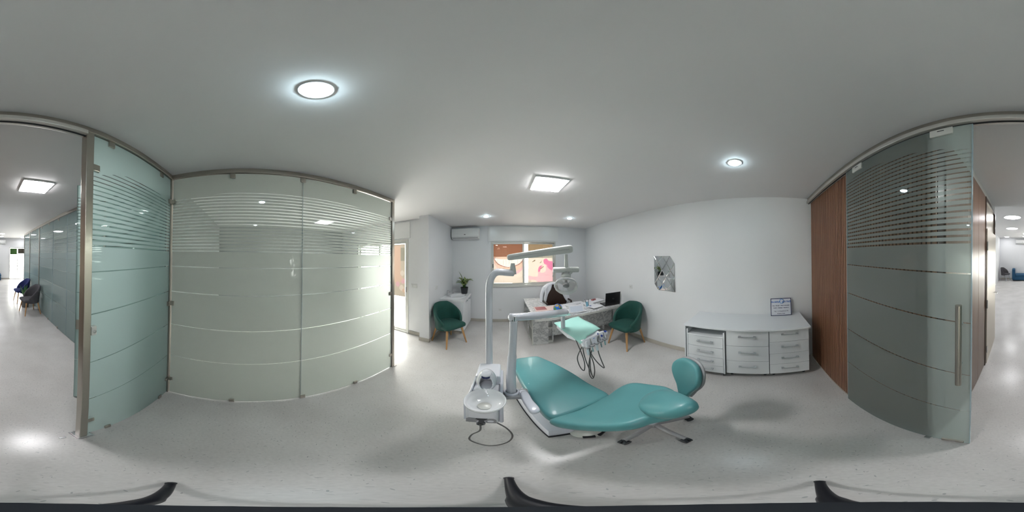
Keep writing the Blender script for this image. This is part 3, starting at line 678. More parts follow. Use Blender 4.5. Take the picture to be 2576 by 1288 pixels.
for pc in pcs:
    q = [mz(*a) for a in pc]; c = sum(q, Vector()) / len(q); ty, tz = rm.uniform(-.02, .02), rm.uniform(-.02, .02)
    q = [c + (p - c) * .975 for p in q]; q2 = [c + (p - c) * .90 for p in q]
    bm = nb(); bk = [bm.verts.new((XR - .002, p.y, p.z)) for p in q]; md = [bm.verts.new((XR - .008, p.y, p.z)) for p in q]
    fr_ = [bm.verts.new((XR - .011 + (p.y - c.y) * ty + (p.z - c.z) * tz, p.y, p.z)) for p in q2]; k = len(q)
    bm.faces.new(fr_)
    for a, b in ((bk, md), (md, fr_)):
        for i in range(k): bm.faces.new((a[i], a[(i + 1) % k], b[(i + 1) % k], b[i]))
    obj('mirror_pane', bm, 'mirror', mr)

# ------------------------------------------------------------------ small fittings on the walls
def plate(name, label, c, n, w_, h_, mods):
    n = Vector(n); u = V(-n.y, n.x, 0); t = thing(name, c, label, 'wall fitting')
    bm = nb(); obox(bm, Vector(c) + n * .005, u, V(0, 0, 1), n, w_, h_, .005); obj('cover_plate', bm, 'socket_white', t, bevel=.002)
    for a, kind in mods:
        cc = Vector(c) + u * a + n * .011
        if kind == 'rocker':
            bm = nb(); obox(bm, cc, u, V(0, 0, 1), n, .019, .026, .003); obj('rocker', bm, 'ac_plastic', t, bevel=.001)
        else:
            bm = nb(); lathe(bm, [(.020, 0), (.020, .003), (.016, .003), (.015, -.002), (0, -.002)], cc, n, 20); s = obj('socket_well', bm, 'ac_plastic', t, smooth=True)
            bm = nb()
            for e in (-.008, .008): obox(bm, cc + u * e, u, V(0, 0, 1), n, .0025, .0025, .002)
            obj('pin_hole', bm, 'dark_plastic', s)
plate('light_switch', 'white triple light switch on the wall by the balcony door', (-1.812, YB, 1.166), (0, -1, 0), .075, .042, ((-.045, 'rocker'), (0, 'rocker'), (.045, 'rocker')))
plate('wall_socket', 'white double socket above the green chair by the washbasin', (-1.375, 3.136, 1.14), (1, 0, 0), .055, .04, ((-.025, 'rocker'), (.025, 's')))
plate('wall_socket', 'single white socket low below the window', (-.104, YW, .36), (0, -1, 0), .036, .036, ((0, 's'),))
plate('wall_socket', 'small white socket on the mirror wall above the laptop', (XR, 2.374, 1.127), (-1, 0, 0), .04, .04, ((0, 's'),))

# ------------------------------------------------------------------ air conditioner
def ac(x0, x1, z0, z1, Y, s, label):
    t = thing('air_conditioner', ((x0 + x1) / 2, Y, z0), label, 'air conditioner')
    prof = [(0, z0 + .02), (.04, z0), (.13, z0 + .015), (.195, z0 + .07), (.20, z0 + .16), (.185, z1 - .012), (.16, z1), (0, z1)]
    bm = nb(); a = [bm.verts.new((x0, Y + s * d, z)) for d, z in prof]; b = [bm.verts.new((x1, Y + s * d, z)) for d, z in prof]
    bm.faces.new(a); bm.faces.new(b[::-1])
    for i in range(len(a)): bm.faces.new((a[i], b[i], b[(i + 1) % len(a)], a[(i + 1) % len(a)]))
    obj('housing', bm, 'ac_plastic', t, bevel=.008, seg=3)
    bm = nb(); tube(bm, [(x0 + .03, Y + s * .150, z0 + .030), (x1 - .03, Y + s * .150, z0 + .030)], .006, 6); obj('outlet_slot', bm, 'grey_plastic', t)
    bm = nb(); bx(bm, x0 + .03, x1 - .03, Y + s * .13, Y + s * .188, z0 + .036, z0 + .044); obj('air_flap', bm, 'ac_plastic', t, bevel=.002)
    bm = nb(); c = (x0 + x1) / 2; obox(bm, V(c, Y + s * .2005, z0 + .115), V(1, 0, 0), V(0, 0, 1), V(0, 1, 0), .020, .008, .002); obj('badge', bm, 'dark_plastic', t)
    return t
ac(-1.345, -.62, 2.255, 2.545, YW, -1, 'white split air conditioner high above the potted plant')
ac(-.95, .0, 2.42, 2.70, YFAR, 1, 'white split air conditioner on the far hall wall')

# ------------------------------------------------------------------ washbasin cabinet
vb = thing('washbasin_cabinet', (-1.1, 3.79, 0), 'white washbasin cabinet standing behind the left green chair', 'cabinet')
VX0, VX1, VY0, VY1 = -1.374, -.845, 3.335, 4.10
boxo('carcass', 'white_laminate', vb, VX0, VX1 - .02, VY0 + .018, VY1 - .018, .10, .71)
for a_, b_ in ((VY0, VY0 + .018), (VY1 - .018, VY1)): boxo('side_panel', 'white_laminate', vb, VX0, VX1 - .0205, a_, b_, .10, .7995, bevel=.002)
boxo('plinth', 'skirting_stone', vb, VX0, VX1 - .08, VY0 + .04, VY1 - .02, 0, .10)
for y0, y1, hy in ((VY0 + .002, (VY0 + VY1) / 2 - .002, (VY0 + VY1) / 2 - .12), ((VY0 + VY1) / 2 + .002, VY1 - .002, (VY0 + VY1) / 2 + .12)):
    d = boxo('door', 'white_laminate', vb, VX1 - .0195, VX1, y0, y1, .102, .795, bevel=.002)
    bm = nb(); tube(bm, spline([(VX1, hy - .075, .765), (VX1 + .028, hy - .04, .768), (VX1 + .028, hy + .04, .768), (VX1, hy + .075, .765)], 5), .006, 8); obj('handle', bm, 'handle_metal', d, smooth=True)
# ceramic top with an oval bowl sunk into it
bm = nb(); cx, cy = -1.075, 3.72; rx, ry = .185, .27; N = 40
def rect_pt(a):
    dx, dy = math.cos(a), math.sin(a); hx0, hx1, hy0, hy1 = VX0 - cx, VX1 + .012 - cx, VY0 - .012 - cy, VY1 + .005 - cy
    ts = [v for v in ((hx1 / dx if dx > 1e-9 else hx0 / dx if dx < -1e-9 else 9), (hy1 / dy if dy > 1e-9 else hy0 / dy if dy < -1e-9 else 9))]; k = min(ts); return cx + dx * k, cy + dy * k
ang = sorted([2 * PI * i / N for i in range(N)] + [math.atan2(y - cy, x - cx) % (2 * PI) for x in (VX0, VX1 + .012) for y in (VY0 - .012, VY1 + .005)]); rings = []
rings.append([bm.verts.new((*rect_pt(a), .80)) for a in ang]); rings.append([bm.verts.new((*rect_pt(a), .85)) for a in ang])
for s, z in ((1.06, .85), (1.03, .857), (.98, .857), (.94, .848), (.86, .80), (.65, .755), (.3, .735), (.08, .733)): rings.append([bm.verts.new((cx + rx * s * math.cos(a), cy + ry * s * math.sin(a), z)) for a in ang])
K = len(ang)
for a, b in zip(rings, rings[1:]):
    for i in range(K): bm.faces.new((a[i], a[(i + 1) % K], b[(i + 1) % K], b[i]))
bm.faces.new(rings[-1]); bm.faces.new(rings[0][::-1]); bs = obj('basin_top', bm, 'white_ceramic', vb, smooth=35)
bm = nb(); lathe(bm, [(0, 0), (.022, 0), (.022, .004), (0, .005)], (cx, cy, .733), n=16); obj('drain', bm, 'chrome', bs, smooth=True)
ft = thing('basin_tap', (-1.225, 3.55, .857), 'chrome single lever tap standing on the washbasin rim', 'tap')
fx, fy = -1.285, 3.60
bm = nb(); tube(bm, [(fx, fy, .85), (fx, fy, .985)], .024, 16); bx(bm, fx - .025, fx + .025, fy - .025, fy + .025, .85, .858); obj('tap_body', bm, 'chrome', ft, smooth=40)
bm = nb(); bx(bm, fx, fx + .13, fy - .017, fy + .017, .925, .95); obj('spout', bm, 'chrome', ft, bevel=.004)
bm = nb(); bx(bm, fx - .02, fx + .10, fy - .014, fy + .014, .988, 1.0); obj('lever', bm, 'chrome', ft, bevel=.004)

# ------------------------------------------------------------------ potted plants
def leaf_bm(L, W, bend, tilt, az, base):
    bm = nb(); n = 9; rows = []; d = V(math.cos(az), math.sin(az), 0); s = V(-math.sin(az), math.cos(az), 0); p = Vector(base); th = tilt
    for i in range(n + 1):
        t = i / n; wd = W * (math.sin(PI * min(1, t ** .75)) ** .8) * .5 + .001
        up = V(0, 0, 1) * math.cos(th) + d * -math.sin(th)
        rows.append([bm.verts.new(p + s * (k * wd) + up * (abs(k) * wd * .35)) for k in (-1, -.62, 0, .62, 1)])
        th -= bend / n; p = p + (d * math.cos(th) + V(0, 0, 1) * math.sin(th)) * (L / n)
    for a, b in zip(rows, rows[1:]):
        for k in range(4): bm.faces.new((a[k], a[k + 1], b[k + 1], b[k])).material_index = 1 if k in (1, 2) else 0
    return bm
pp = thing('potted_plant', (-.99, 4.08, .855), 'leafy plant with cream striped leaves in a black pot', 'plant')
px_, py_, pz_ = -.985, 4.00, .857
bm = nb(); lathe(bm, [(0, 0), (.075, 0), (.095, .15), (.098, .155), (.098, .165), (.088, .165), (.084, .14)], (px_, py_, pz_), n=28); obj('pot', bm, 'pot_black', pp, smooth=40)
bm = nb(); lathe(bm, [(.087, .142), (0, .146)], (px_, py_, pz_), n=24); obj('soil', bm, 'soil', pp)
lv = random.Random(11)
specs = [(.26, .10, .35, 80, 200)] + [(lv.uniform(.17, .25), lv.uniform(.085, .11), lv.uniform(.9, 1.7), lv.uniform(45, 78), a + lv.uniform(-12, 12)) for a in range(0, 360, 26)] + [(lv.uniform(.15, .2), .07, lv.uniform(.4, .9), lv.uniform(60, 85), a) for a in (20, 100, 170, 260, 310)]
for i, (L_, W_, bd_, tl, az) in enumerate(specs):
    a = R_(az); st = .12 + lv.uniform(0, .10) + (.08 if i == 0 else 0) ; b0 = V(px_ + .02 * math.cos(a), py_ + .02 * math.sin(a), pz_ + .14); b1 = b0 + V(.03 * math.cos(a), .03 * math.sin(a), st - .05)
    lo = obj('leaf', leaf_bm(L_, W_, bd_, R_(tl), a, b1), ['leaf_green', 'leaf_pale'], pp, smooth=60)
    bm = nb(); tube(bm, [b0, b1], .004, 6); obj('stem', bm, 'leaf_green', lo)

# ------------------------------------------------------------------ padded tub chairs
def tub_chair(fab, leg_m, label, cat, group, name):
    t = thing(name, (0, 0, 0), label, cat, group)                 # faces +X
    ol = [(.25, .16), (.25, -.16), (.20, -.235), (0, -.245), (-.17, -.21), (-.235, -.10), (-.235, .10), (-.17, .21), (0, .245), (.20, .235)]
    bm = nb(); cushion(bm, ol, lambda x, y, z: V(x, y, .385 + z + .02 * x), .085, .035, .018); obj('seat', bm, fab, t, world=False, smooth=60)
    bm = nb(); n = 40; rows = []
    for i in range(n + 1):
        a = PI + (i / n - .5) * 2 * R_(128); s = abs(i / n - .5) * 2
        top = .835 - .03 * s - .30 * max(0, (s - .25) / .75) ** 1.25
        lay = []
        for (zz, out) in ((.36, 0), (.40, .01)): pass
        cs, sn = math.cos(a), math.sin(a)
        for j in range(7):
            v = j / 6; z = .36 + (top - .36) * v; r = 1 + .12 * v; rx_ = .262 * r if cs < 0 else .20 * r
            ox, oy = rx_ * cs - .02 * v, .262 * r * sn
            lay.append((ox, oy, z))
        inn = [(x * (1 - .048 / math.hypot(x, y)), y * (1 - .048 / math.hypot(x, y)), z) for x, y, z in lay]
        tp = lay[-1]; ip = inn[-1]
        prof = lay + [((tp[0] * .7 + ip[0] * .3), (tp[1] * .7 + ip[1] * .3), tp[2] + .016), ((tp[0] * .3 + ip[0] * .7), (tp[1] * .3 + ip[1] * .7), tp[2] + .016)] + inn[::-1]
        rows.append([bm.verts.new(p) for p in prof])
    K = len(rows[0])
    for a, b in zip(rows, rows[1:]):
        for k in range(K): bm.faces.new((a[k], a[(k + 1) % K], b[(k + 1) % K], b[k]))
    bm.faces.new(rows[0]); bm.faces.new(rows[-1][::-1])
    obj('backrest', bm, fab, t, world=False, smooth=60)
    for sx in (1, -1):
        for sy in (1, -1):
            bm = nb(); tube(bm, [(.165 * sx, .165 * sy, .395), (.235 * sx, .235 * sy, 0)], [.024, .013], 12); obj('leg', bm, leg_m, t, world=False, smooth=40)
    return t
gc = tub_chair('green_velvet', 'oak', 'green velvet tub chair beside the washbasin cabinet', 'chair', 'green velvet visitor chairs', 'tub_chair')
gc.location = (-1.035, 2.955, 0); gc.rotation_euler = (0, 0, math.atan2(-.25, .38))
g2 = dup(gc, (2.022, 2.19, 0), R_(183), 'green velvet tub chair between the marble desk and mirror')
hc = tub_chair('grey_fabric', 'oak', 'grey fabric tub chair against the hall glass partition', 'chair', 'hall waiting chairs', 'tub_chair')
hc.location = (-1.10, -4.53, 0); hc.rotation_euler = (0, 0, R_(10))
nc = tub_chair('navy_fabric', 'oak', 'navy fabric tub chair behind the grey one in the hall', 'chair', 'hall waiting chairs', 'tub_chair')
nc.location = (-1.09, -5.76, 0); nc.rotation_euler = (0, 0, R_(8))
fc = tub_chair('grey_fabric', 'handle_metal', 'grey tub chair against the far hall wall', 'chair', 'hall waiting chairs', 'tub_chair')
fc.location = (.66, -10.55, 0); fc.rotation_euler = (0, 0, R_(150))

hp = thing('hall_plant', (-1.09, -5.12, 0), 'small potted palm between the two hall chairs', 'plant')
bm = nb(); lathe(bm, [(0, 0), (.11, 0), (.14, .26), (.125, .26), (.12, .24), (0, .24)], (-1.09, -5.12, 0), n=20); obj('pot', bm, 'hose_grey', hp, smooth=40)
for i in range(16):
    a = i * 2.4; lo = obj('leaf', leaf_bm(lv.uniform(.4, .6), .05, lv.uniform(.2, .6), R_(lv.uniform(78, 89)), a, (-1.09 + .03 * math.cos(a), -5.12 + .03 * math.sin(a), .24)), ['palm_green', 'palm_green'], hp, smooth=60)
# blue armchair at the far end of the hall
sf = thing('blue_armchair', (-.2, -10.75, 0), 'low blue upholstered armchair at the far end of the hall', 'armchair')
boxo('seat_base', 'blue_fabric', sf, -.62, .18, -11.1, -10.35, .06, .30, bevel=.03, seg=3)
boxo('seat_cushion', 'blue_fabric', sf, -.63, .0, -11.1, -10.34, .30, .44, bevel=.045, seg=3)
boxo('backrest', 'blue_fabric', sf, .0, .21, -11.12, -10.33, .10, .78, bevel=.06, seg=3)
for x in (-.55, .1):
    for y in (-11.03, -10.42):
        bm = nb(); tube(bm, [(x, y, 0), (x, y, .065)], .02, 8); obj('leg', bm, 'dark_plastic', sf)

# ------------------------------------------------------------------ marble desk
dk = thing('marble_desk', (1.4, 2.95, 0), 'long marble desk with white top below the window', 'desk')
DZ = .70
boxo('top_edge_band', 'aluminium_white', dk, .490, XR - .004, 2.582, 2.5848, DZ - .04, DZ)
boxo('desk_top', 'marble', dk, .492, XR - .004, 2.585, 3.36, DZ - .04, DZ, bevel=.002)
boxo('return_top', 'marble', dk, .485, .905, 3.361, 4.09, DZ - .025, DZ + .004, bevel=.002)
boxo('pedestal', 'marble', dk, .515, .80, 2.905, 2.93, 0, DZ - .041)
boxo('side_panel', 'aluminium_white', dk, .497, .515, 2.905, 2.93, 0, DZ - .041)
for z0, z1 in ((0, .06), (.34, .365)): boxo('return_shelf', 'aluminium_white', dk, .50, .90, 2.931, 4.085, z0, z1)
boxo('return_back', 'marble', dk, .885, .905, 2.931, 4.085, .06, DZ - .026)
boxo('return_end', 'marble', dk, .50, .884, 4.06, 4.085, .366, DZ - .026)
bm = nb(); bx(bm, .485, .5, 3.32, 3.36, .06, DZ - .04); obj('return_upright', bm, 'marble', dk)
boxo('modesty_panel', 'marble', dk, .802, XR - .03, 2.985, 3.01, .135, DZ - .041)
boxo('panel_edge', 'aluminium_white', dk, .795, .80, 2.945, 3.01, .135, DZ - .041)
boxo('right_leg', 'marble', dk, XR - .05, XR - .02, 3.011, 3.34, 0, DZ - .041)
boxo('right_leg', 'marble', dk, 2.06, 2.11, 3.011, 3.30, 0, DZ - .041)
def flat(name, label, cat, m, c, sx, sy, rz, z0, th, grp=None):
    t = nb(); u = V(math.cos(rz), math.sin(rz), 0); v = V(-u.y, u.x, 0); obox(t, V(c[0], c[1], z0 + th / 2), u, v, V(0, 0, 1), sx / 2, sy / 2, th / 2)
    o = obj(name, t, m); tag(o, label, cat, grp); return o
def desk_pt(x, y): return F(x, y, DZ)
p = desk_pt(1352, 776); mg = thing('magazine', (p.x, p.y, DZ), 'magazine with rose coloured cover on the desk corner', 'magazine')
bm = nb(); obox(bm, V(.72, 3.13, DZ + .006), UX, UY, V(0, 0, 1), .125, .16, .005); obj('pages', bm, 'paper_pink', mg)
bm = nb(); obox(bm, V(.72, 3.16, DZ + .0118), UX, UY, V(0, 0, 1), .105, .105, .0006); obj('cover_print', bm, 'print_rose', mg)
pz = 0
for i, (x, y, sx, sy, rz, m_, lb) in enumerate((
    (.95, 3.15, .22, .30, .15, 'paper_pink', 'pale pink sheet next to the rose magazine'), (1.14, 3.17, .22, .30, -.2, 'paper', 'white sheet behind the blue globe'),
    (.80, 2.68, .30, .12, .02, 'paper_pink', 'pink slip along the front desk edge'), (1.40, 3.20, .26, .28, .3, 'paper', 'white clipboard sheet left of the picture frame'),
    (1.60, 3.24, .21, .29, -.1, 'paper', 'blank sheet behind the picture frame'), (1.24, 2.83, .16, .20, .1, 'paper', 'small white note in front of the globe'), (1.90, 3.22, .21, .29, .12, 'paper', 'white form behind the pen cup'),
    (2.10, 3.24, .21, .27, .2, 'paper', 'white form lying next to the laptop screen'), (1.74, 3.05, .21, .29, -.12, 'paper', 'white form just behind the pen cup'), (1.36, 2.70, .22, .12, .04, 'paper', 'white card near the front desk edge under the tray arm'), (1.75, 2.80, .26, .20, .2, 'paper', 'white notebook in front of the laptop'))):
    thk = .012 if 'notebook' in lb else .0016
    flat('notebook' if 'notebook' in lb else 'paper_sheet', lb, 'notebook' if 'notebook' in lb else 'paper', m_, (x, y), sx, sy, rz, DZ + .001 + .0018 * i, thk, None if 'notebook' in lb else 'papers on the desk')
bm = nb(); tube(bm, [(1.50, 3.16, DZ + .009), (1.62, 3.20, DZ + .009)], .006, 8); tag(obj('pen', bm, 'dark_plastic'), 'dark pen lying on the papers behind the frame', 'pen')
flat('folder', 'thin teal folder at the front desk edge beside the pink slip', 'folder', 'mint_paper', (1.05, 2.66), .16, .10, .03, DZ, .004)
# globe
gb = thing('desk_globe', (1.05, 2.93, DZ), 'small blue globe on a stand on the desk', 'globe')
gc_ = F(1403, 775, DZ + .148); gr = .078
bm = nb(); bmesh.ops.create_uvsphere(bm, u_segments=32, v_segments=20, radius=gr, matrix=Matrix.Translation(gc_)); sph = obj('sphere', bm, 'globe_blue', gb, smooth=True)
def blob(az, el, s, m_, sd):
    rr = random.Random(sd); d = V(math.cos(el) * math.cos(az), math.cos(el) * math.sin(az), math.sin(el)); u, v = frame_of(d); bm = nb(); vs = []
    for i in range(14):
        a = 2 * PI * i / 14; r = s * rr.uniform(.6, 1.15); vs.append(bm.verts.new(gc_ + (d + u * r * math.cos(a) + v * r * math.sin(a)).normalized() * (gr + .0012)))
    c = bm.verts.new(gc_ + d * (gr + .0022))
    for i in range(14): bm.faces.new((vs[i], vs[(i + 1) % 14], c))
    obj('continent', bm, m_, sph)
blob(R_(-75), R_(35), .38, 'globe_land', 1); blob(R_(-60), R_(10), .3, 'globe_green', 2); blob(R_(-120), R_(55), .45, 'globe_land', 3); blob(R_(-150), R_(5), .4, 'globe_green', 4); blob(R_(180), R_(30), .45, 'globe_land', 5); blob(R_(20), R_(20), .5, 'globe_land', 6)
bm = nb(); tube(bm, [gc_ + V(math.sin(R_(a)) * .09 * -.3, math.sin(R_(a)) * .09 * .95, math.cos(R_(a)) * .09) for a in range(-160, 21, 12)], .004, 6); obj('meridian_arc', bm, 'dark_plastic', gb, smooth=True)
bm = nb(); lathe(bm, [(0, .001), (.06, .001), (.058, .01), (.014, .022), (.010, .062), (0, .062)], (gc_.x, gc_.y, DZ), n=24); obj('stand', bm, 'dark_plastic', gb, smooth=40)
# white picture frame on a foot, pen cup, laptop
pf = thing('picture_frame', (1.36, 2.85, DZ), 'white framed tablet screen standing on the desk', 'frame')
u = V(.98, -.12, 0).normalized(); n = V(-.12, -.9, .32).normalized(); v = n.cross(u); v = v if v.z > 0 else -v; c = F(1450, 777, DZ + .078); 
bm = nb(); obox(bm, c, u, v, n, .145, .070, .008); obj('bezel', bm, 'unit_plastic_bright', pf, bevel=.006)
bm = nb(); obox(bm, c + n * .0085, u, v, n, .118, .052, .001); obj('screen', bm, 'screen_white', pf)
bm = nb(); obox(bm, V(c.x, c.y + .03, (c.z + DZ) / 2 + .004), u, V(0, 0, 1), u.cross(V(0, 0, 1)), .045, (c.z - DZ) / 2 - .002, .006); bx(bm, c.x - .07, c.x + .07, c.y - .03, c.y + .08, DZ + .001, DZ + .009); obj('foot', bm, 'unit_plastic_bright', pf)
pc = thing('pen_cup', (1.62, 2.86, DZ), 'pale blue card holder with two pens near the picture frame', 'pen cup')
cc = V(1.60, 2.87, DZ)
bm = nb(); obox(bm, cc + V(0, 0, .065), V(.98, .2, 0).normalized(), V(0, .25, .97).normalized(), V(0, -.97, .25).normalized(), .030, .06, .006); obj('blue_card', bm, 'plastic_clear_blue', pc, bevel=.006)
bm = nb(); bx(bm, cc.x - .055, cc.x + .055, cc.y - .035, cc.y + .045, DZ, DZ + .03); obj('base', bm, 'unit_plastic_bright', pc, bevel=.005)
for dx, tl in ((.0, -.03), (.045, .005)):
    bm = nb(); tube(bm, [cc + V(dx, .02, .02), cc + V(dx + tl, .035, .175)], .0045, 8); obj('pen', bm, 'dark_plastic', pc)
bm = nb(); bx(bm, cc.x + .05, cc.x + .085, cc.y - .03, cc.y + .01, DZ, DZ + .035); obj('stamp', bm, 'blue_plastic', pc)
lp = thing('laptop', (2.05, 2.9, DZ), 'open black laptop seen from behind on the right desk end', 'laptop')
la, lb_ = V(1.935, 2.715, DZ), V(2.285, 2.665, DZ); u = (lb_ - la).normalized(); bk = V(-u.y, u.x, 0); c = (la + lb_) / 2
bm = nb(); obox(bm, c + bk * .13 + V(0, 0, .0125), u, bk, V(0, 0, 1), .178, .125, .011); obj('keyboard_base', bm, 'laptop_black', lp, bevel=.005)
sv = (V(0, 0, 1) * math.cos(R_(6)) - bk * math.sin(R_(6))).normalized(); sn = u.cross(sv)
if sn.dot(bk) > 0: sn = -sn
ld_c = c + V(0, 0, .022) + sv * .137
bm = nb(); obox(bm, ld_c, u, sv, sn, .178, .137, .006); ld = obj('screen_lid', bm, 'laptop_black', lp, bevel=.008, seg=3)
bm = nb(); tube(bm, [ld_c + sn * .0065 + u * (.018 * math.cos(a)) + sv * (.013 * math.sin(a)) for a in [2 * PI * i / 20 for i in range(20)]], .0022, 6, closed=True); obj('lid_logo', bm, 'logo_grey', ld, smooth=True)
bm = nb(); obox(bm, V(2.0, 3.28, DZ + .02), V(.9, .3, 0).normalized(), V(-.3, .9, 0).normalized(), V(0, 0, 1), .06, .03, .02); tag(obj('pencil_case', bm, 'print_rose', bevel=.01), 'small red case behind the laptop', 'case')

# --- office chair with a white coat over it
oc = thing('office_chair', (1.22, 3.62, 0), 'dark brown leather office chair behind the desk', 'office chair')
ox, oy = 1.20, 3.60
for k in range(5):
    a = R_(72 * k + 250); e = V(ox + .27 * math.cos(a), oy + .27 * math.sin(a), .085)
    bm = nb(); tube(bm, [(ox, oy, .13), e], [.022, .016], 8); arm_ = obj('base_arm', bm, 'dark_plastic', oc, smooth=True)
    bm = nb(); s = V(-math.sin(a), math.cos(a), 0); tube(bm, [e + V(0, 0, -.05) - s * .02, e + V(0, 0, -.05) + s * .02], .034, 14); obj('caster', bm, 'dark_plastic', arm_, smooth=True)
bm = nb(); tube(bm, [(ox, oy, .10), (ox, oy, .42)], .028, 12); obj('column', bm, 'dark_plastic', oc, smooth=True)
bm = nb(); cushion(bm, [(-.25, -.24), (.25, -.24), (.26, .2), (-.26, .2)], lambda x, y, z: V(ox + x, oy + y, .42 + z), .10, .04, .02); obj('seat', bm, 'brown_leather', oc, smooth=60)
bm = nb(); cushion(bm, [(-.245, 0), (0, -.02), (.245, 0), (.25, .3), (.19, .52), (0, .58), (-.19, .52), (-.25, .3)], lambda x, y, z: V(ox + x, oy + .20 + y * .16 - z + .06 * (x / .25) ** 2 * -1, .50 + y), .09, .04, .03); obj('backrest', bm, 'brown_leather', oc, smooth=60)
for s in (-1, 1):
    bm = nb(); tube(bm, spline([(ox + .27 * s, oy + .17, .50), (ox + .30 * s, oy + .12, .70), (ox + .30 * s, oy - .12, .735), (ox + .28 * s, oy - .20, .70), (ox + .26 * s, oy - .12, .46)], 5), .02, 10); obj('armrest', bm, 'brown_leather', oc, smooth=True)
ct = thing('white_coat', (1.22, 3.72, .8), 'white coat hung over the office chair back', 'coat')
def drape(parent, name, cols, m_):
    bm = nb(); rows = [[bm.verts.new(p) for p in c] for c in cols]
    for a, b in zip(rows, rows[1:]):
        for i in range(len(a) - 1): bm.faces.new((a[i], a[i + 1], b[i + 1], b[i]))
    return obj(name, bm, m_, parent, smooth=60, solid=.012)
def coat_side(s, name):
    cols = []
    for i in range(9):
        t = i / 8; x = ox + s * (.05 + .23 * t + .02 * math.sin(5 * t)); c = []
        for j in range(9):
            v = j / 8; zt = 1.12 - .10 * t * t; zb = .98 - .38 * t ** .8 + .02 * math.sin(9 * t)
            z = zt + (zb - zt) * v; y = oy + .055 + (z - .5) * .16 - .06 * min(1.3, (.05 + .23 * t) / .25) ** 2 - .008 * math.sin(8 * t + 3 * v); c.append(V(x + s * .05 * v, y, z))
        cols.append(c)
    return drape(ct, name, cols, 'coat_cloth')
coat_side(-1, 'coat_front'); coat_side(1, 'coat_front')
cols = []
for i in range(13):
    a = -1 + 2 * i / 12; x = ox + .27 * a; zt = 1.14 - .12 * a * a; cols.append([V(x, oy + .13 + .09 * k + .05, zt - .02 * abs(k - 1) * 2 - (.25 if k == 3 else 0)) for k in (0, 1, 1.6, 3)])
drape(ct, 'coat_shoulders', cols, 'coat_cloth')
for s in (-1, 1):
    bm = nb(); tube(bm, spline([(ox + .24 * s, oy + .20, 1.02), (ox + .31 * s, oy + .15, .88), (ox + .34 * s, oy + .10, .68)], 5), [.05 - .0012 * i for i in range(11)], 10); obj('sleeve', bm, 'coat_cloth', ct, smooth=True)

# ------------------------------------------------------------------ dental chair
dc = thing('dental_chair', (.42, 1.2, 0), 'reclined teal upholstered dental chair in the middle of the room', 'dental chair')
def fl_(x, y, z): p = F(x, y, z); return (p.x, p.y)
C0 = V(.45, .885, .49); dd = V(.25, -.97, 0).normalized(); ww = V(.97, .25, 0).normalized()
# seat and leg cushion lies flat; outline measured at its upper edge
leg_out = [fl_(*a, .50) for a in ((1292, 912), (1298, 898), (1320, 894), (1346, 891), (1362, 895), (1400, 913), (1440, 936), (1480, 962), (1515, 980), (1531, 990), (1530, 999), (1480, 1022), (1430, 1043), (1395, 1052), (1372, 1043), (1352, 1020), (1332, 992), (1312, 960), (1298, 932))]
bm = nb(); cushion(bm, leg_out, lambda x, y, z: V(x, y, .415 + z - .04 * max(0, y - 1.3)), .085, .03, .012, k=3); obj('leg_cushion', bm, 'teal_vinyl', dc, smooth=70)
th = R_(33); vv = dd * math.cos(th) + V(0, 0, 1) * math.sin(th); nn = ww.cross(vv); nn = nn if nn.z > 0 else -nn
def onback(x, y, off=0):
    d = ray(x, y); c = C0 + nn * off; o = V(0, 0, EYE); q = o + d * ((c - o).dot(nn) / d.dot(nn)) - c; return (q.dot(ww), q.dot(vv))
bk_px = [(1383, 1063), (1400, 1053), (1450, 1032), (1500, 1007), (1530, 992), (1555, 978), (1580, 968), (1604, 965), (1640, 968), (1672, 971), (1692, 980), (1700, 1000), (1690, 1030), (1650, 1046), (1618, 1054), (1590, 1066), (1555, 1073), (1510, 1076), (1460, 1075), (1415, 1071)]
bk_out = [onback(*a, .0) for a in bk_px]
bm = nb(); cushion(bm, bk_out, lambda x, y, z: C0 + ww * x + vv * y + nn * (z - .075) + nn * (.03 * max(0, (abs(x - .05) - .12)) / .2), .075, .032, .004, k=3); obj('backrest', bm, 'teal_vinyl', dc, smooth=70)
hd_px = [(1604, 1022), (1612, 1004), (1632, 988), (1660, 979), (1690, 981), (1718, 990), (1738, 1001), (1743, 1012), (1730, 1025), (1702, 1036), (1668, 1043), (1635, 1041), (1613, 1033)]
hd_out = [onback(*a, .055) for a in hd_px]
bm = nb(); cushion(bm, hd_out, lambda x, y, z: C0 + ww * x + vv * y + nn * (z - .012), .082, .038, .010, k=4); obj('headrest', bm, 'teal_vinyl', dc, smooth=70)
bm = nb(); s0 = C0 + vv * .30 + ww * .04 - nn * .10; cushion(bm, [(-.13, -.22), (.13, -.22), (.11, .2), (-.11, .2)], lambda x, y, z: s0 + ww * x + vv * y + nn * (z - .02), .05, .02, .002, k=3); obj('back_shell', bm, 'unit_plastic', dc, smooth=60)
# base plate, scissor column, armrest
bp = [fl_(*a, 0) for a in ((1299, 1005), (1330, 1050), (1380, 1101), (1450, 1090), (1520, 1070))]
far = V(.40, 1.62, 0)
bpo = bp + [(.72, 1.10), (.66, 1.66), (.20, 1.75), (.115, 1.62)]
bm = nb(); poly(bm, [V(x, y, 0) for x, y in bpo], V(0, 0, 1), .012); obj('floor_seal', bm, 'black_rubber', dc)
bm = nb(); cxy = sum((V(x, y, 0) for x, y in bpo), Vector()) / len(bpo)
def shr(s, z): return [bm.verts.new(cxy + (V(x, y, 0) - cxy) * s + V(0, 0, z)) for x, y in bpo]
rg = [shr(.965, .012), shr(.96, .05), shr(.91, .085), shr(.55, .12), shr(.42, .20), shr(.42, .40)]
for a, b in zip(rg, rg[1:]):
    for i in range(len(a)): bm.faces.new((a[i], a[(i + 1) % len(a)], b[(i + 1) % len(a)], b[i]))
bm.faces.new(rg[-1]); bm.faces.new(rg[0][::-1]); obj('base_cover', bm, 'unit_plastic', dc, smooth=30)
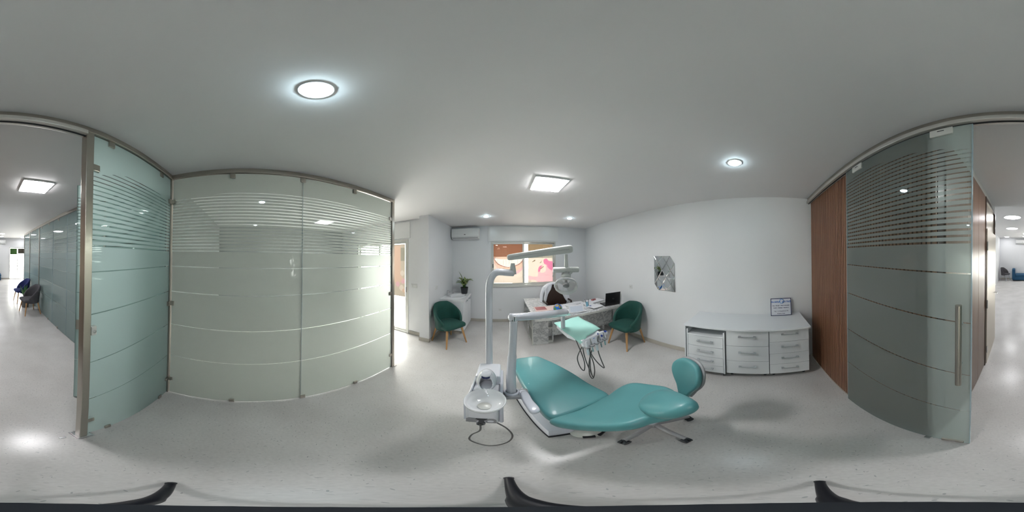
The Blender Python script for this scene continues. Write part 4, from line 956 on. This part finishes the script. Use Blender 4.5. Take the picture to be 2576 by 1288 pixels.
bm = nb(); cushion(bm, [(-.14, -.33), (.14, -.33), (.12, .35), (-.12, .35)], lambda x, y, z: V(.38, 1.25, .375) + ww * x - dd * y + V(0, 0, z), .042, .015, .001, k=2); obj('seat_frame', bm, 'unit_plastic', dc, smooth=60)
ar = [fl_(*a, .62) for a in ((1310, 984), (1322, 982), (1331, 990), (1341, 1007), (1355, 1022), (1358, 1031), (1346, 1037), (1333, 1034), (1322, 1018), (1313, 1002))]
bm = nb(); cushion(bm, ar, lambda x, y, z: V(x, y, .58 + z), .042, .018, .004, k=3); am = obj('armrest', bm, 'unit_plastic', dc, smooth=60)
q = F(1316, 990, .58); bm = nb(); tube(bm, spline([(q.x, q.y + .01, .595), (q.x - .005, q.y + .03, .50), (.16, 1.13, .42), (.28, 1.15, .40)], 5), .024, 10); obj('armrest_bracket', bm, 'unit_plastic', am, smooth=True)

# --- foot pedal
fp = thing('foot_pedal', (.45, .80, 0), 'cream round foot control on the floor under the chair back', 'foot pedal')
q = F(1485, 1088, .02)
bm = nb(); lathe(bm, [(0, 0), (.105, 0), (.108, .018), (.085, .045), (.05, .06), (0, .063)], (q.x, q.y + .03, 0), n=32, sy=.8); obj('pedal_body', bm, 'aluminium_white', fp, smooth=40)
for a in (-110, -60, -15):
    a = R_(a); c = V(q.x + .10 * math.cos(a), q.y + .03 + .08 * math.sin(a), .018); t_ = V(-math.sin(a), math.cos(a), 0); bm = nb(); obox(bm, c, t_, V(math.cos(a), math.sin(a), 0), V(0, 0, 1), .035, .012, .014); obj('rubber_pad', bm, 'black_rubber', fp, bevel=.004)

# ------------------------------------------------------------------ operator stool
sx_, sy_ = .772, .625
st = thing('operator_stool', (sx_, sy_, 0), 'teal stool with curved backrest rolled behind the dental chair head', 'stool')
bm = nb(); lathe(bm, [(.035, .07), (.045, .08), (.045, .13), (.03, .16), (.028, .28), (.02, .285), (.02, .43)], (sx_, sy_, 0), n=20); obj('gas_column', bm, 'stool_grey', st, smooth=40)
a0 = math.atan2(.5 - .634, .979 - .762)
for k in range(5):
    a = a0 - k * 2 * PI / 5; e = V(sx_ + .255 * math.cos(a), sy_ + .255 * math.sin(a), .075)
    bm = nb(); tube(bm, [V(sx_ + .03 * math.cos(a), sy_ + .03 * math.sin(a), .11), e], [.024, .017], 10); ao = obj('star_arm', bm, 'stool_grey', st, smooth=True)
    s = V(-math.sin(a), math.cos(a), 0)
    bm = nb()
    for off in (-.014, .014): tube(bm, [e + s * (off - .009) + V(0, 0, -.047), e + s * (off + .009) + V(0, 0, -.047)], .028, 16)
    tube(bm, [e + V(0, 0, -.02), e + V(0, 0, .012)], .008, 8); obj('caster', bm, 'dark_plastic', ao, smooth=40)
bm = nb(); cushion(bm, [(.20 * math.cos(R_(a)), .20 * math.sin(R_(a))) for a in range(0, 360, 30)], lambda x, y, z: V(sx_ + x, sy_ + y, .43 + z), .075, .032, .008, k=3); obj('seat', bm, 'teal_vinyl', st, smooth=70)
bm = nb(); lathe(bm, [(0, -.02), (.15, -.015), (.165, .005), (0, .005)], (sx_, sy_, .425), n=24); obj('seat_pan', bm, 'stool_grey', st, smooth=40)
# backrest pad: curved shield facing the column
bc = D(1738, 947, math.hypot(1.03, .50)); fwd = V(sx_ - bc.x, sy_ - bc.y, .05).normalized(); side = V(-fwd.y, fwd.x, 0).normalized(); upb = fwd.cross(side); upb = upb if upb.z > 0 else -upb
def pad(name, thick, off, sc_, m_):
    ol = [(0, .185), (.085, .17), (.142, .11), (.152, .03), (.125, -.05), (.08, -.13), (.05, -.21), (.03, -.245), (-.03, -.245), (-.05, -.21), (-.08, -.13), (-.125, -.05), (-.152, .03), (-.142, .11), (-.085, .17)]
    bm = nb(); cushion(bm, [(x * sc_, y * sc_) for x, y in ol], lambda x, y, z: bc + side * x + upb * y + fwd * (z + off + 1.4 * x * x + .5 * max(0, -y) ** 1.5 * 0), thick, .022, .004, k=3); return obj(name, bm, m_, st, smooth=70)
pad('back_pad', .05, .0, 1.0, 'teal_vinyl'); pad('back_shell', .032, -.03, 1.03, 'stool_grey')
lowb = bc - upb * .20 - fwd * .01
bm = nb(); tube(bm, spline([lowb + upb * .08 - fwd * .01, lowb, (sx_ + (lowb.x - sx_) * .75, sy_ + (lowb.y - sy_) * .75, .42), (sx_ + (lowb.x - sx_) * .2, sy_ + (lowb.y - sy_) * .2, .412)], 6), .022, 10); obj('back_bracket', bm, 'stool_grey', st, smooth=True)

# ------------------------------------------------------------------ spittoon console
un = thing('spittoon_unit', (-.12, 1.05, 0), 'grey white spittoon console with round bowl and hose left of the chair', 'dental unit')
bm = nb(); bx(bm, -.205, -.035, .815, 1.27, .43, .672); obj('console_body', bm, 'unit_plastic_bright', un, bevel=.022, seg=4, smooth=40)
bm = nb(); bx(bm, -.035, -.012, .84, 1.30, .41, .69); obj('side_cover', bm, 'unit_plastic', un, bevel=.010, seg=3)
bm = nb(); bx(bm, -.218, -.205, .84, 1.25, .44, .68); obj('side_cover', bm, 'unit_plastic', un, bevel=.005, seg=3)
bm = nb(); bx(bm, -.20, -.03, 1.10, 1.30, .66, .775); obj('rear_housing', bm, 'unit_plastic_bright', un, bevel=.018, seg=3)
fy = .8145
def fpanel(pts, m_, d=.004):
    bm = nb(); poly(bm, [V(x, fy, z) for x, z in pts], V(0, -1, 0), d); return obj('front_panel', bm, m_, un)
fpanel([(-.200, 0.453), (-.150, 0.453), (-.138, 0.488), (-.155, 0.518), (-.185, 0.520), (-.198, 0.508)], 'grey_plastic'); fpanel([(-.142, 0.446), (-.100, 0.446), (-.110, 0.483), (-.090, 0.516), (-.150, 0.516), (-.131, 0.483)], 'dark_plastic', .006)
pr_ = fpanel([(-.094, 0.450), (-.045, 0.450), (-.047, 0.498), (-.06, 0.516), (-.084, 0.516), (-.104, 0.483)], 'grey_plastic')
bm = nb(); lathe(bm, [(0, 0), (.013, 0), (.012, .004), (0, .005)], (-.075, fy - .004, .483), (0, -1, 0), 16, sx=1.3); obj('knob', bm, 'unit_plastic_bright', pr_, smooth=True)
bm = nb(); bx(bm, -.150, -.105, .822, .87, .385, .432); pt = obj('drain_port', bm, 'grey_plastic', un, bevel=.006)
bm = nb(); lathe(bm, [(.016, 0), (.018, .006), (.012, .006), (.011, 0)], (-.128, .821, .41), (0, -1, 0), 18); obj('port_ring', bm, 'dark_plastic', pt, smooth=True)
hq = [(-.128, .82, .41), F(1207, 1083, .26), F(1186, 1094, .14), F(1184, 1108, .04), F(1230, 1121, .008), F(1275, 1113, .03), F(1289, 1096, .13), F(1274, 1077, .30), (-.06, .84, .44)]
bm = nb(); tube(bm, spline(hq, 6), .0055, 8); obj('suction_hose', bm, 'hose_grey', un, smooth=True)
BC = V(-.104, .838, .735)
bm = nb(); pf_ = [(0, -.055), (.05, -.055), (.085, -.04), (.104, -.005), (.110, .018), (.108, .022), (.103, .018), (.096, -.003), (.078, -.028), (.03, -.038), (0, -.038)]
lathe(bm, pf_, BC, n=40, sy=1.13); bw = obj('bowl', bm, 'white_ceramic', un, smooth=50)
bm = nb(); lathe(bm, [(0, -.036), (.034, -.036), (.036, -.028), (.030, -.020), (0, -.018)], BC + V(0, -.025, .002), n=28); obj('drain_cover', bm, 'aluminium_white', bw, smooth=50)
# egg shaped cup filler hood
EC = V(-.112, 1.015, .80); rx, ry, rz = .058, .075, .125; tilt = Matrix.Rotation(R_(12), 3, 'X'); bm = nb(); bmesh.ops.create_uvsphere(bm, u_segments=96, v_segments=72, radius=1)
bmesh.ops.delete(bm, geom=[f for f in bm.faces if (f.calc_center_median() - V(0, -.86, .30)).length < .70], context='FACES')
for v_v in bm.verts: v_v.co = EC + tilt @ V(v_v.co.x * rx, v_v.co.y * ry, v_v.co.z * rz * (1 if v_v.co.z > 0 else .85))
hood = obj('cup_filler_hood', bm, 'unit_plastic_bright', un, smooth=True, solid=.006)
bm = nb(); lathe(bm, [(0, -.004), (.042, -.004), (.042, .004), (.036, .006), (0, .006)], EC + V(0, -.008, -.045), n=28, sy=1.25); obj('cup_plate', bm, 'unit_plastic_bright', hood, smooth=40)
bm = nb(); bmesh.ops.create_uvsphere(bm, u_segments=20, v_segments=10, radius=1)
for v_v in bm.verts: v_v.co = EC + tilt @ V(v_v.co.x * .028, -.028 + v_v.co.y * .028, .098 + v_v.co.z * .014)
obj('filler_nozzle', bm, 'sign_navy', hood, smooth=True)
bm = nb(); bmesh.ops.create_uvsphere(bm, u_segments=20, v_segments=10, radius=1)
for v_v in bm.verts: v_v.co = EC + tilt @ V(v_v.co.x * .034, -.012 + v_v.co.y * .034, .112 + v_v.co.z * .014)
obj('hood_cap', bm, 'unit_plastic_bright', hood, smooth=True)
# side arm to the chair and the swivel post foot
bm = nb(); bx(bm, -.012, .155, 1.05, 1.16, .50, .56); ba = obj('link_arm', bm, 'stool_grey', un, bevel=.02, seg=3, smooth=40)
bm = nb(); bx(bm, .125, .34, 1.08, 1.16, .355, .41); obj('link_bracket', bm, 'unit_plastic', un, bevel=.015, seg=3)
bm = nb(); lathe(bm, [(.050, .555), (.052, .575), (.040, .585), (.038, .565)], (.042, 1.10, 0), n=24); obj('post_collar', bm, 'unit_plastic', un, smooth=40)

# ------------------------------------------------------------------ instrument tray on its arm
ta = thing('instrument_tray', (.042, 1.10, .56), 'instrument tray with hanging hoses on a white swivel arm', 'instrument tray')
ptop = D(1292, 806, 1.12)
bm = nb(); tube(bm, spline([(.042, 1.10, .57), (.040, 1.10, .75), (.048, 1.105, .95), (.058, 1.115, 1.15), (ptop.x, ptop.y, ptop.z - .005)], 6), [.034] * 8 + [.032] * 6 + [.028] * 11, 18); obj('swivel_post', bm, 'arm_enamel', ta, smooth=True)
bm = nb(); tube(bm, [ptop - V(0, 0, .03), ptop + V(0, 0, .035)], .020, 14); obj('joint_pin', bm, 'chrome', ta, smooth=True)
aL, aR = D(1284, 798, 1.12), D(1424, 785.5, 1.64)
dv = (aR - aL).normalized(); bm = nb(); tube(bm, [aL - dv * .012, aL - dv * .006, aL, aL + dv * .3, aR - dv * .03, aR - dv * .008, aR], [.012, .022, .028, .034, .040, .034, .015], 20); obj('tray_arm', bm, 'arm_enamel', ta, smooth=70)
tA = {k: F(*v_, 1.0) for k, v_ in dict(L=(1393, 815), Fr=(1461, 858), R=(1519, 832), B=(1455, 796)).items()}
tcn = sum(tA.values(), Vector()) / 4
tdn = D(1416, 792, 1.62); bm = nb(); tube(bm, [tdn + V(0, 0, .02), (tdn.x, tdn.y, .985)], .022, 14); obj('drop_tube', bm, 'arm_enamel', ta, smooth=True)
q1 = tA['Fr']; q2 = tA['R']; ux = (q2 - q1).normalized(); uy = V(-ux.y, ux.x, 0); q0 = q1 + ux * .012; W_ = (q2 - q1).length; Ln = .46
bm = nb()
body = [(.02, .03), (W_ - .03, .03), (W_ - .02, .12), (W_ - .04, Ln), (.06, Ln), (.0, .2)]
poly(bm, [q0 + ux * a + uy * b + V(0, 0, -.055) for a, b in body], V(0, 0, 1), .048); obj('tray_body', bm, 'unit_plastic_bright', ta, bevel=.015, seg=3)
hb0 = q0 + ux * (W_ / 2) - V(0, 0, .045)
bm = nb(); obox(bm, hb0 + uy * .005, ux, (uy * .45 + V(0, 0, 1) * .9).normalized(), (uy * -.9 + V(0, 0, 1) * .45).normalized(), W_ / 2 - .005, .042, .022); hc_ = obj('holder_console', bm, 'unit_plastic_bright', ta, bevel=.014, seg=4, smooth=40)
nf = (uy * -.9 + V(0, 0, 1) * .45).normalized(); vf = (uy * .45 + V(0, 0, 1) * .9).normalized(); fc_ = hb0 + uy * .005 + nf * .0225
for a, r in ((.085, .013),):
    bm = nb(); lathe(bm, [(0, 0), (r, 0), (r * .9, .003), (0, .004)], fc_ + ux * a, nf, 16); obj('button', bm, 'blue_plastic', hc_, smooth=True)
bm = nb(); obox(bm, fc_ + ux * .052, ux, vf, nf, .006, .043, .0015); obj('blue_trim', bm, 'blue_plastic', hc_)
bm = nb(); obox(bm, fc_ + ux * -.01 + vf * .012, ux, vf, nf, .013, .0025, .0008); obj('maker_mark', bm, 'sign_blue', hc_)
bm = nb(); lathe(bm, [(0, -.012), (.020, -.01), (.024, 0), (.020, .012), (0, .014)], hb0 + ux * (W_ / 2 + .012) + V(0, 0, .01), ux, 18); kb = obj('end_knob', bm, 'unit_plastic_bright', ta, smooth=True)
bm = nb(); obox(bm, hb0 + ux * (W_ / 2 + .01) + V(0, 0, .028), ux, uy, V(0, 0, 1), .009, .013, .008); obj('knob_button', bm, 'blue_plastic', kb, bevel=.003)
hold = [-.125, -.07, -.015, .04, .095]
for i, a in enumerate(hold):
    c = hb0 + ux * a - uy * .042 - V(0, 0, .045); bm = nb(); obox(bm, c + uy * .012 + V(0, 0, .02), ux, uy, V(0, 0, 1), .019, .030, .008); cr_ = obj('holder', bm, 'grey_plastic', ta, bevel=.005)
    bm = nb(); ax = (V(0, 0, 1) * .94 + uy * .25 * (1 if i % 2 else .6)).normalized(); lathe(bm, [(0, -.065), (.009, -.06), (.013, -.03), (.013, 0), (.016, .02), (.011, .05), (.006, .085), (0, .088)] if i in (0, 2) else [(0, -.05), (.008, -.045), (.010, 0), (.008, .04), (.005, .09), (0, .10)], c, ax, 14); obj('handpiece', bm, 'unit_plastic_bright' if i in (0, 2) else 'chrome', cr_, smooth=True)
def T(x, y): return D(x, y, 1.42)
zq = lambda x, y: (1440 + x / 7.158, 790 + y / 7.156)
hs = [[(60, 460), (110, 580), (170, 720), (215, 860), (222, 960), (205, 1018), (150, 970), (100, 860), (92, 770), (130, 670), (185, 570), (210, 490)],
      [(178, 500), (192, 640), (230, 800), (290, 960), (340, 1070), (372, 1140)],
      [(270, 470), (300, 600), (320, 680), (400, 810), (500, 920), (575, 968), (520, 830), (470, 690), (455, 560), (462, 400)],
      [(295, 440), (300, 560), (318, 650), (318, 800), (322, 950), (340, 1060), (372, 1140)],
      [(335, 460), (322, 560), (318, 700), (345, 780), (385, 900), (400, 1030), (385, 1130), (355, 1160), (310, 1090), (298, 960), (300, 870), (325, 740), (360, 620), (385, 470)]]
for i, pts in enumerate(hs):
    q = [D(*zq(*p), 1.40 + .006 * i + .03 * math.sin(PI * k / (len(pts) - 1))) for k, p in enumerate(pts)]
    bm = nb(); tube(bm, spline(q, 5), .0052, 7); obj('hose', bm, 'hose_grey', ta, smooth=True)
# disposable mint drape
cd_ = nb(); n = 16; rows = []
cL, cF, cR, cB = tA['L'], tA['Fr'] + V(-.01, -.01, 0), F(1513, 826, 1.0), tA['B']
for i in range(n + 1):
    r = []
    for j in range(n + 1):
        a, b = i / n, j / n; p = cL * (1 - a) * (1 - b) + cF * a * (1 - b) + cR * a * b + cB * (1 - a) * b
        z = .004 + .004 * math.sin(7 * a + 3 * b) + .003 * math.sin(11 * b - 4 * a)
        dcr = max(0, .28 - math.hypot(a - 1, b)); z -= .25 * dcr ** 1.5
        drr = max(0, b * 1.0 + a * .2 - 1.0); z -= .06 * drr; dbl = max(0, .25 - math.hypot(a, b)); z += .04 * dbl
        out = V(0, 0, 0)
        if a > .8 and b > .25: out = uy * (.010 * (a - .8) / .2 * (1 + .6 * math.sin(9 * b)))
        r.append(cd_.verts.new(p + out + V(0, 0, z)))
    rows.append(r)
for a, b in zip(rows, rows[1:]):
    for j in range(n): cd_.faces.new((a[j], a[j + 1], b[j + 1], b[j]))
dpo = obj('tray_drape', cd_, 'mint_paper', smooth=70, solid=.0015); tag(dpo, 'mint green disposable sheet spread over the instrument tray', 'drape')

# ------------------------------------------------------------------ operating lamp
ol = thing('operating_lamp', (-.125, 1.31, .7), 'dental operating lamp with clear shield on a tall grey pole', 'dental lamp')
jn = D(1290, 681, 1.42)
bend = [(-.125, 1.31, .72), (-.122, 1.31, 1.2), (-.12, 1.31, 1.48), (-.112, 1.313, 1.56), (-.085, 1.322, 1.615), (-.045, 1.338, 1.637)]
jv = V(jn.x, jn.y, jn.z - .02)
bm = nb(); tube(bm, spline(bend + [tuple(jv + (jv - V(*bend[-1])) * -.4), tuple(jv)], 7), .029, 20); obj('pole', bm, 'arm_enamel', ol, smooth=60)
bm = nb(); lathe(bm, [(.032, -.01), (.030, .01), (.024, .05), (.016, .085)], jv + V(0, 0, .0), n=20); obj('joint_cone', bm, 'lamp_plastic', ol, smooth=40)
sL, sR = D(1276, 648, 1.42), D(1440, 625.5, 1.62); dv = (sR - sL).normalized(); sd_ = dv.cross(V(0, 0, 1)).normalized(); up_ = sd_.cross(dv)
bm = nb(); rows = []
for t_, h_, w2 in ((0, .014, .014), (.01, .022, .020), (.03, .026, .022), (.3, .031, .025), (.6, .037, .028), (.93, .041, .028), (.97, .038, .026), (.99, .030, .020), (1, .018, .012)):
    p = sL + (sR - sL) * t_; rows.append([bm.verts.new(p + sd_ * (w2 * math.copysign(abs(math.cos(a)) ** .6, math.cos(a))) + up_ * (h_ * math.copysign(abs(math.sin(a)) ** .6, math.sin(a)))) for a in [2 * PI * k / 20 for k in range(20)]])
for a, b in zip(rows, rows[1:]):
    for k in range(20): bm.faces.new((a[k], a[(k + 1) % 20], b[(k + 1) % 20], b[k]))
bm.faces.new(rows[0]); bm.faces.new(rows[-1][::-1]); ar_ = obj('spring_arm', bm, 'lamp_plastic', ol, smooth=60)
bm = nb(); m0 = sL + (sR - sL) * .06 - sd_ * 0; 
for s in (1, -1): tube(bm, [sL + (sR - sL) * .05 + sd_ * (.0228 * s), sL + (sR - sL) * .92 + sd_ * (.0288 * s)], .0016, 5)
obj('cover_seam', bm, 'grey_plastic', ar_)
dt, db = D(1424, 640, 1.60), D(1424, 682, 1.60); db = V(dt.x, dt.y, db.z)
bm = nb(); tube(bm, [dt, dt + (db - dt) * .3, dt + (db - dt) * .7, db], [.016, .017, .020, .021], 16); obj('drop_tube', bm, 'lamp_plastic', ol, smooth=60)
bm = nb(); tube(bm, [db - V(0, 0, -.028), db - V(0, 0, -.020)], .0225, 16); obj('swivel_ring', bm, 'grey_plastic', ol, smooth=True)
cL_, cR_ = D(1391, 679, 1.58), D(1456, 678, 1.62); dv = (cR_ - cL_).normalized()
bm = nb(); tube(bm, [cL_, cL_ + dv * .006, cR_ - dv * .006, cR_], [.022, .027, .027, .022], 20); cb = obj('cross_bar', bm, 'lamp_plastic', ol, smooth=50)
for e, s in ((cL_, 1), (cR_, -1)):
    b0 = e + dv * (.015 * s) ; vb_ = dv.cross(V(0, 0, 1)); 
    bm = nb(); tube(bm, spline([b0, b0 + V(0, 0, -.03) + dv * (-.005 * s), b0 + V(0, 0, -.065) + dv * (-.018 * s)] if s == 1 else [b0 - dv * .05, b0 - dv * .055 + V(0, 0, -.03) , b0 - dv * .075 + V(0, 0, -.04)], 4), .0065, 8); obj('grip', bm, 'lamp_plastic', cb, smooth=True)
hcn = D(1424, 693, 1.60); axd = V(-.28, -.66, -.70).normalized()
bm = nb(); lathe(bm, [(0, -.03), (.035, -.028), (.044, -.01), (.046, .01), (.040, .028), (.034, .034), (0, .034)], hcn, axd, 28); hs_ = obj('lamp_housing', bm, 'lamp_plastic', ol, smooth=40)
u, v = frame_of(axd)
bm = nb()
for k in range(22):
    a = 2 * PI * k / 22; r_ = u * math.cos(a) + v * math.sin(a); t_ = axd.cross(r_)
    for hh in (-.008, .008): obox(bm, hcn + r_ * .0452 + axd * hh, t_, axd, r_, .0028, .0055, .0012)
obj('vent_slots', bm, 'grey_plastic', hs_)
sc_ = hcn + axd * .030 + V(0, 0, -.030)
bm = nb(); lathe(bm, [(.034, 0), (.075, .012), (.104, .035), (.112, .060), (.104, .088), (.078, .112), (.04, .124), (0, .127)], sc_, axd, 36); obj('clear_shield', bm, 'clear_acrylic', ol, smooth=True)
bm = nb(); tube(bm, [sc_ + axd * .060 + (u * math.cos(a) + v * math.sin(a)) * .1125 for a in [2 * PI * k / 36 for k in range(36)]], .003, 6, closed=True); obj('shield_rim', bm, 'unit_plastic', ol, smooth=True)
bm = nb(); lathe(bm, [(.012, 0), (.014, .03), (.030, .045), (.030, .062), (.010, .07), (0, .07)], sc_, axd, 24); obj('bulb_cap', bm, 'grey_plastic', ol, smooth=50)

# ------------------------------------------------------------------ camera tripod under the viewpoint
tp = thing('camera_tripod', (0, 0, 0), 'black three legged camera stand in the middle of the floor', 'tripod')
bm = nb(); tube(bm, [(0, 0, .12), (0, 0, 1.52), (0, 0, 1.60)], [.012, .009, .007], 14); obj('centre_pole', bm, 'tripod_black', tp, smooth=40)
bm = nb(); lathe(bm, [(0, .10), (.03, .10), (.034, .13), (.030, .19), (.014, .21), (0, .21)], (0, 0, 0), n=20); obj('hub', bm, 'tripod_black', tp, smooth=40)
for x, y in ((430, 1216), (1280, 1203), (2062, 1212)):
    e = F(x, y, .012); d = V(e.x, e.y, 0).normalized(); bm = nb(); tube(bm, spline([d * .028 + V(0, 0, .17), V(e.x * .45, e.y * .45, .115), V(e.x, e.y, .012)], 5), [.013] * 5 + [.011] * 6, 10); lg = obj('leg', bm, 'tripod_black', tp, smooth=True)
    bm = nb(); tube(bm, [V(e.x, e.y, .0), V(e.x, e.y, .022)], .013, 10); obj('rubber_foot', bm, 'black_rubber', lg, smooth=40)
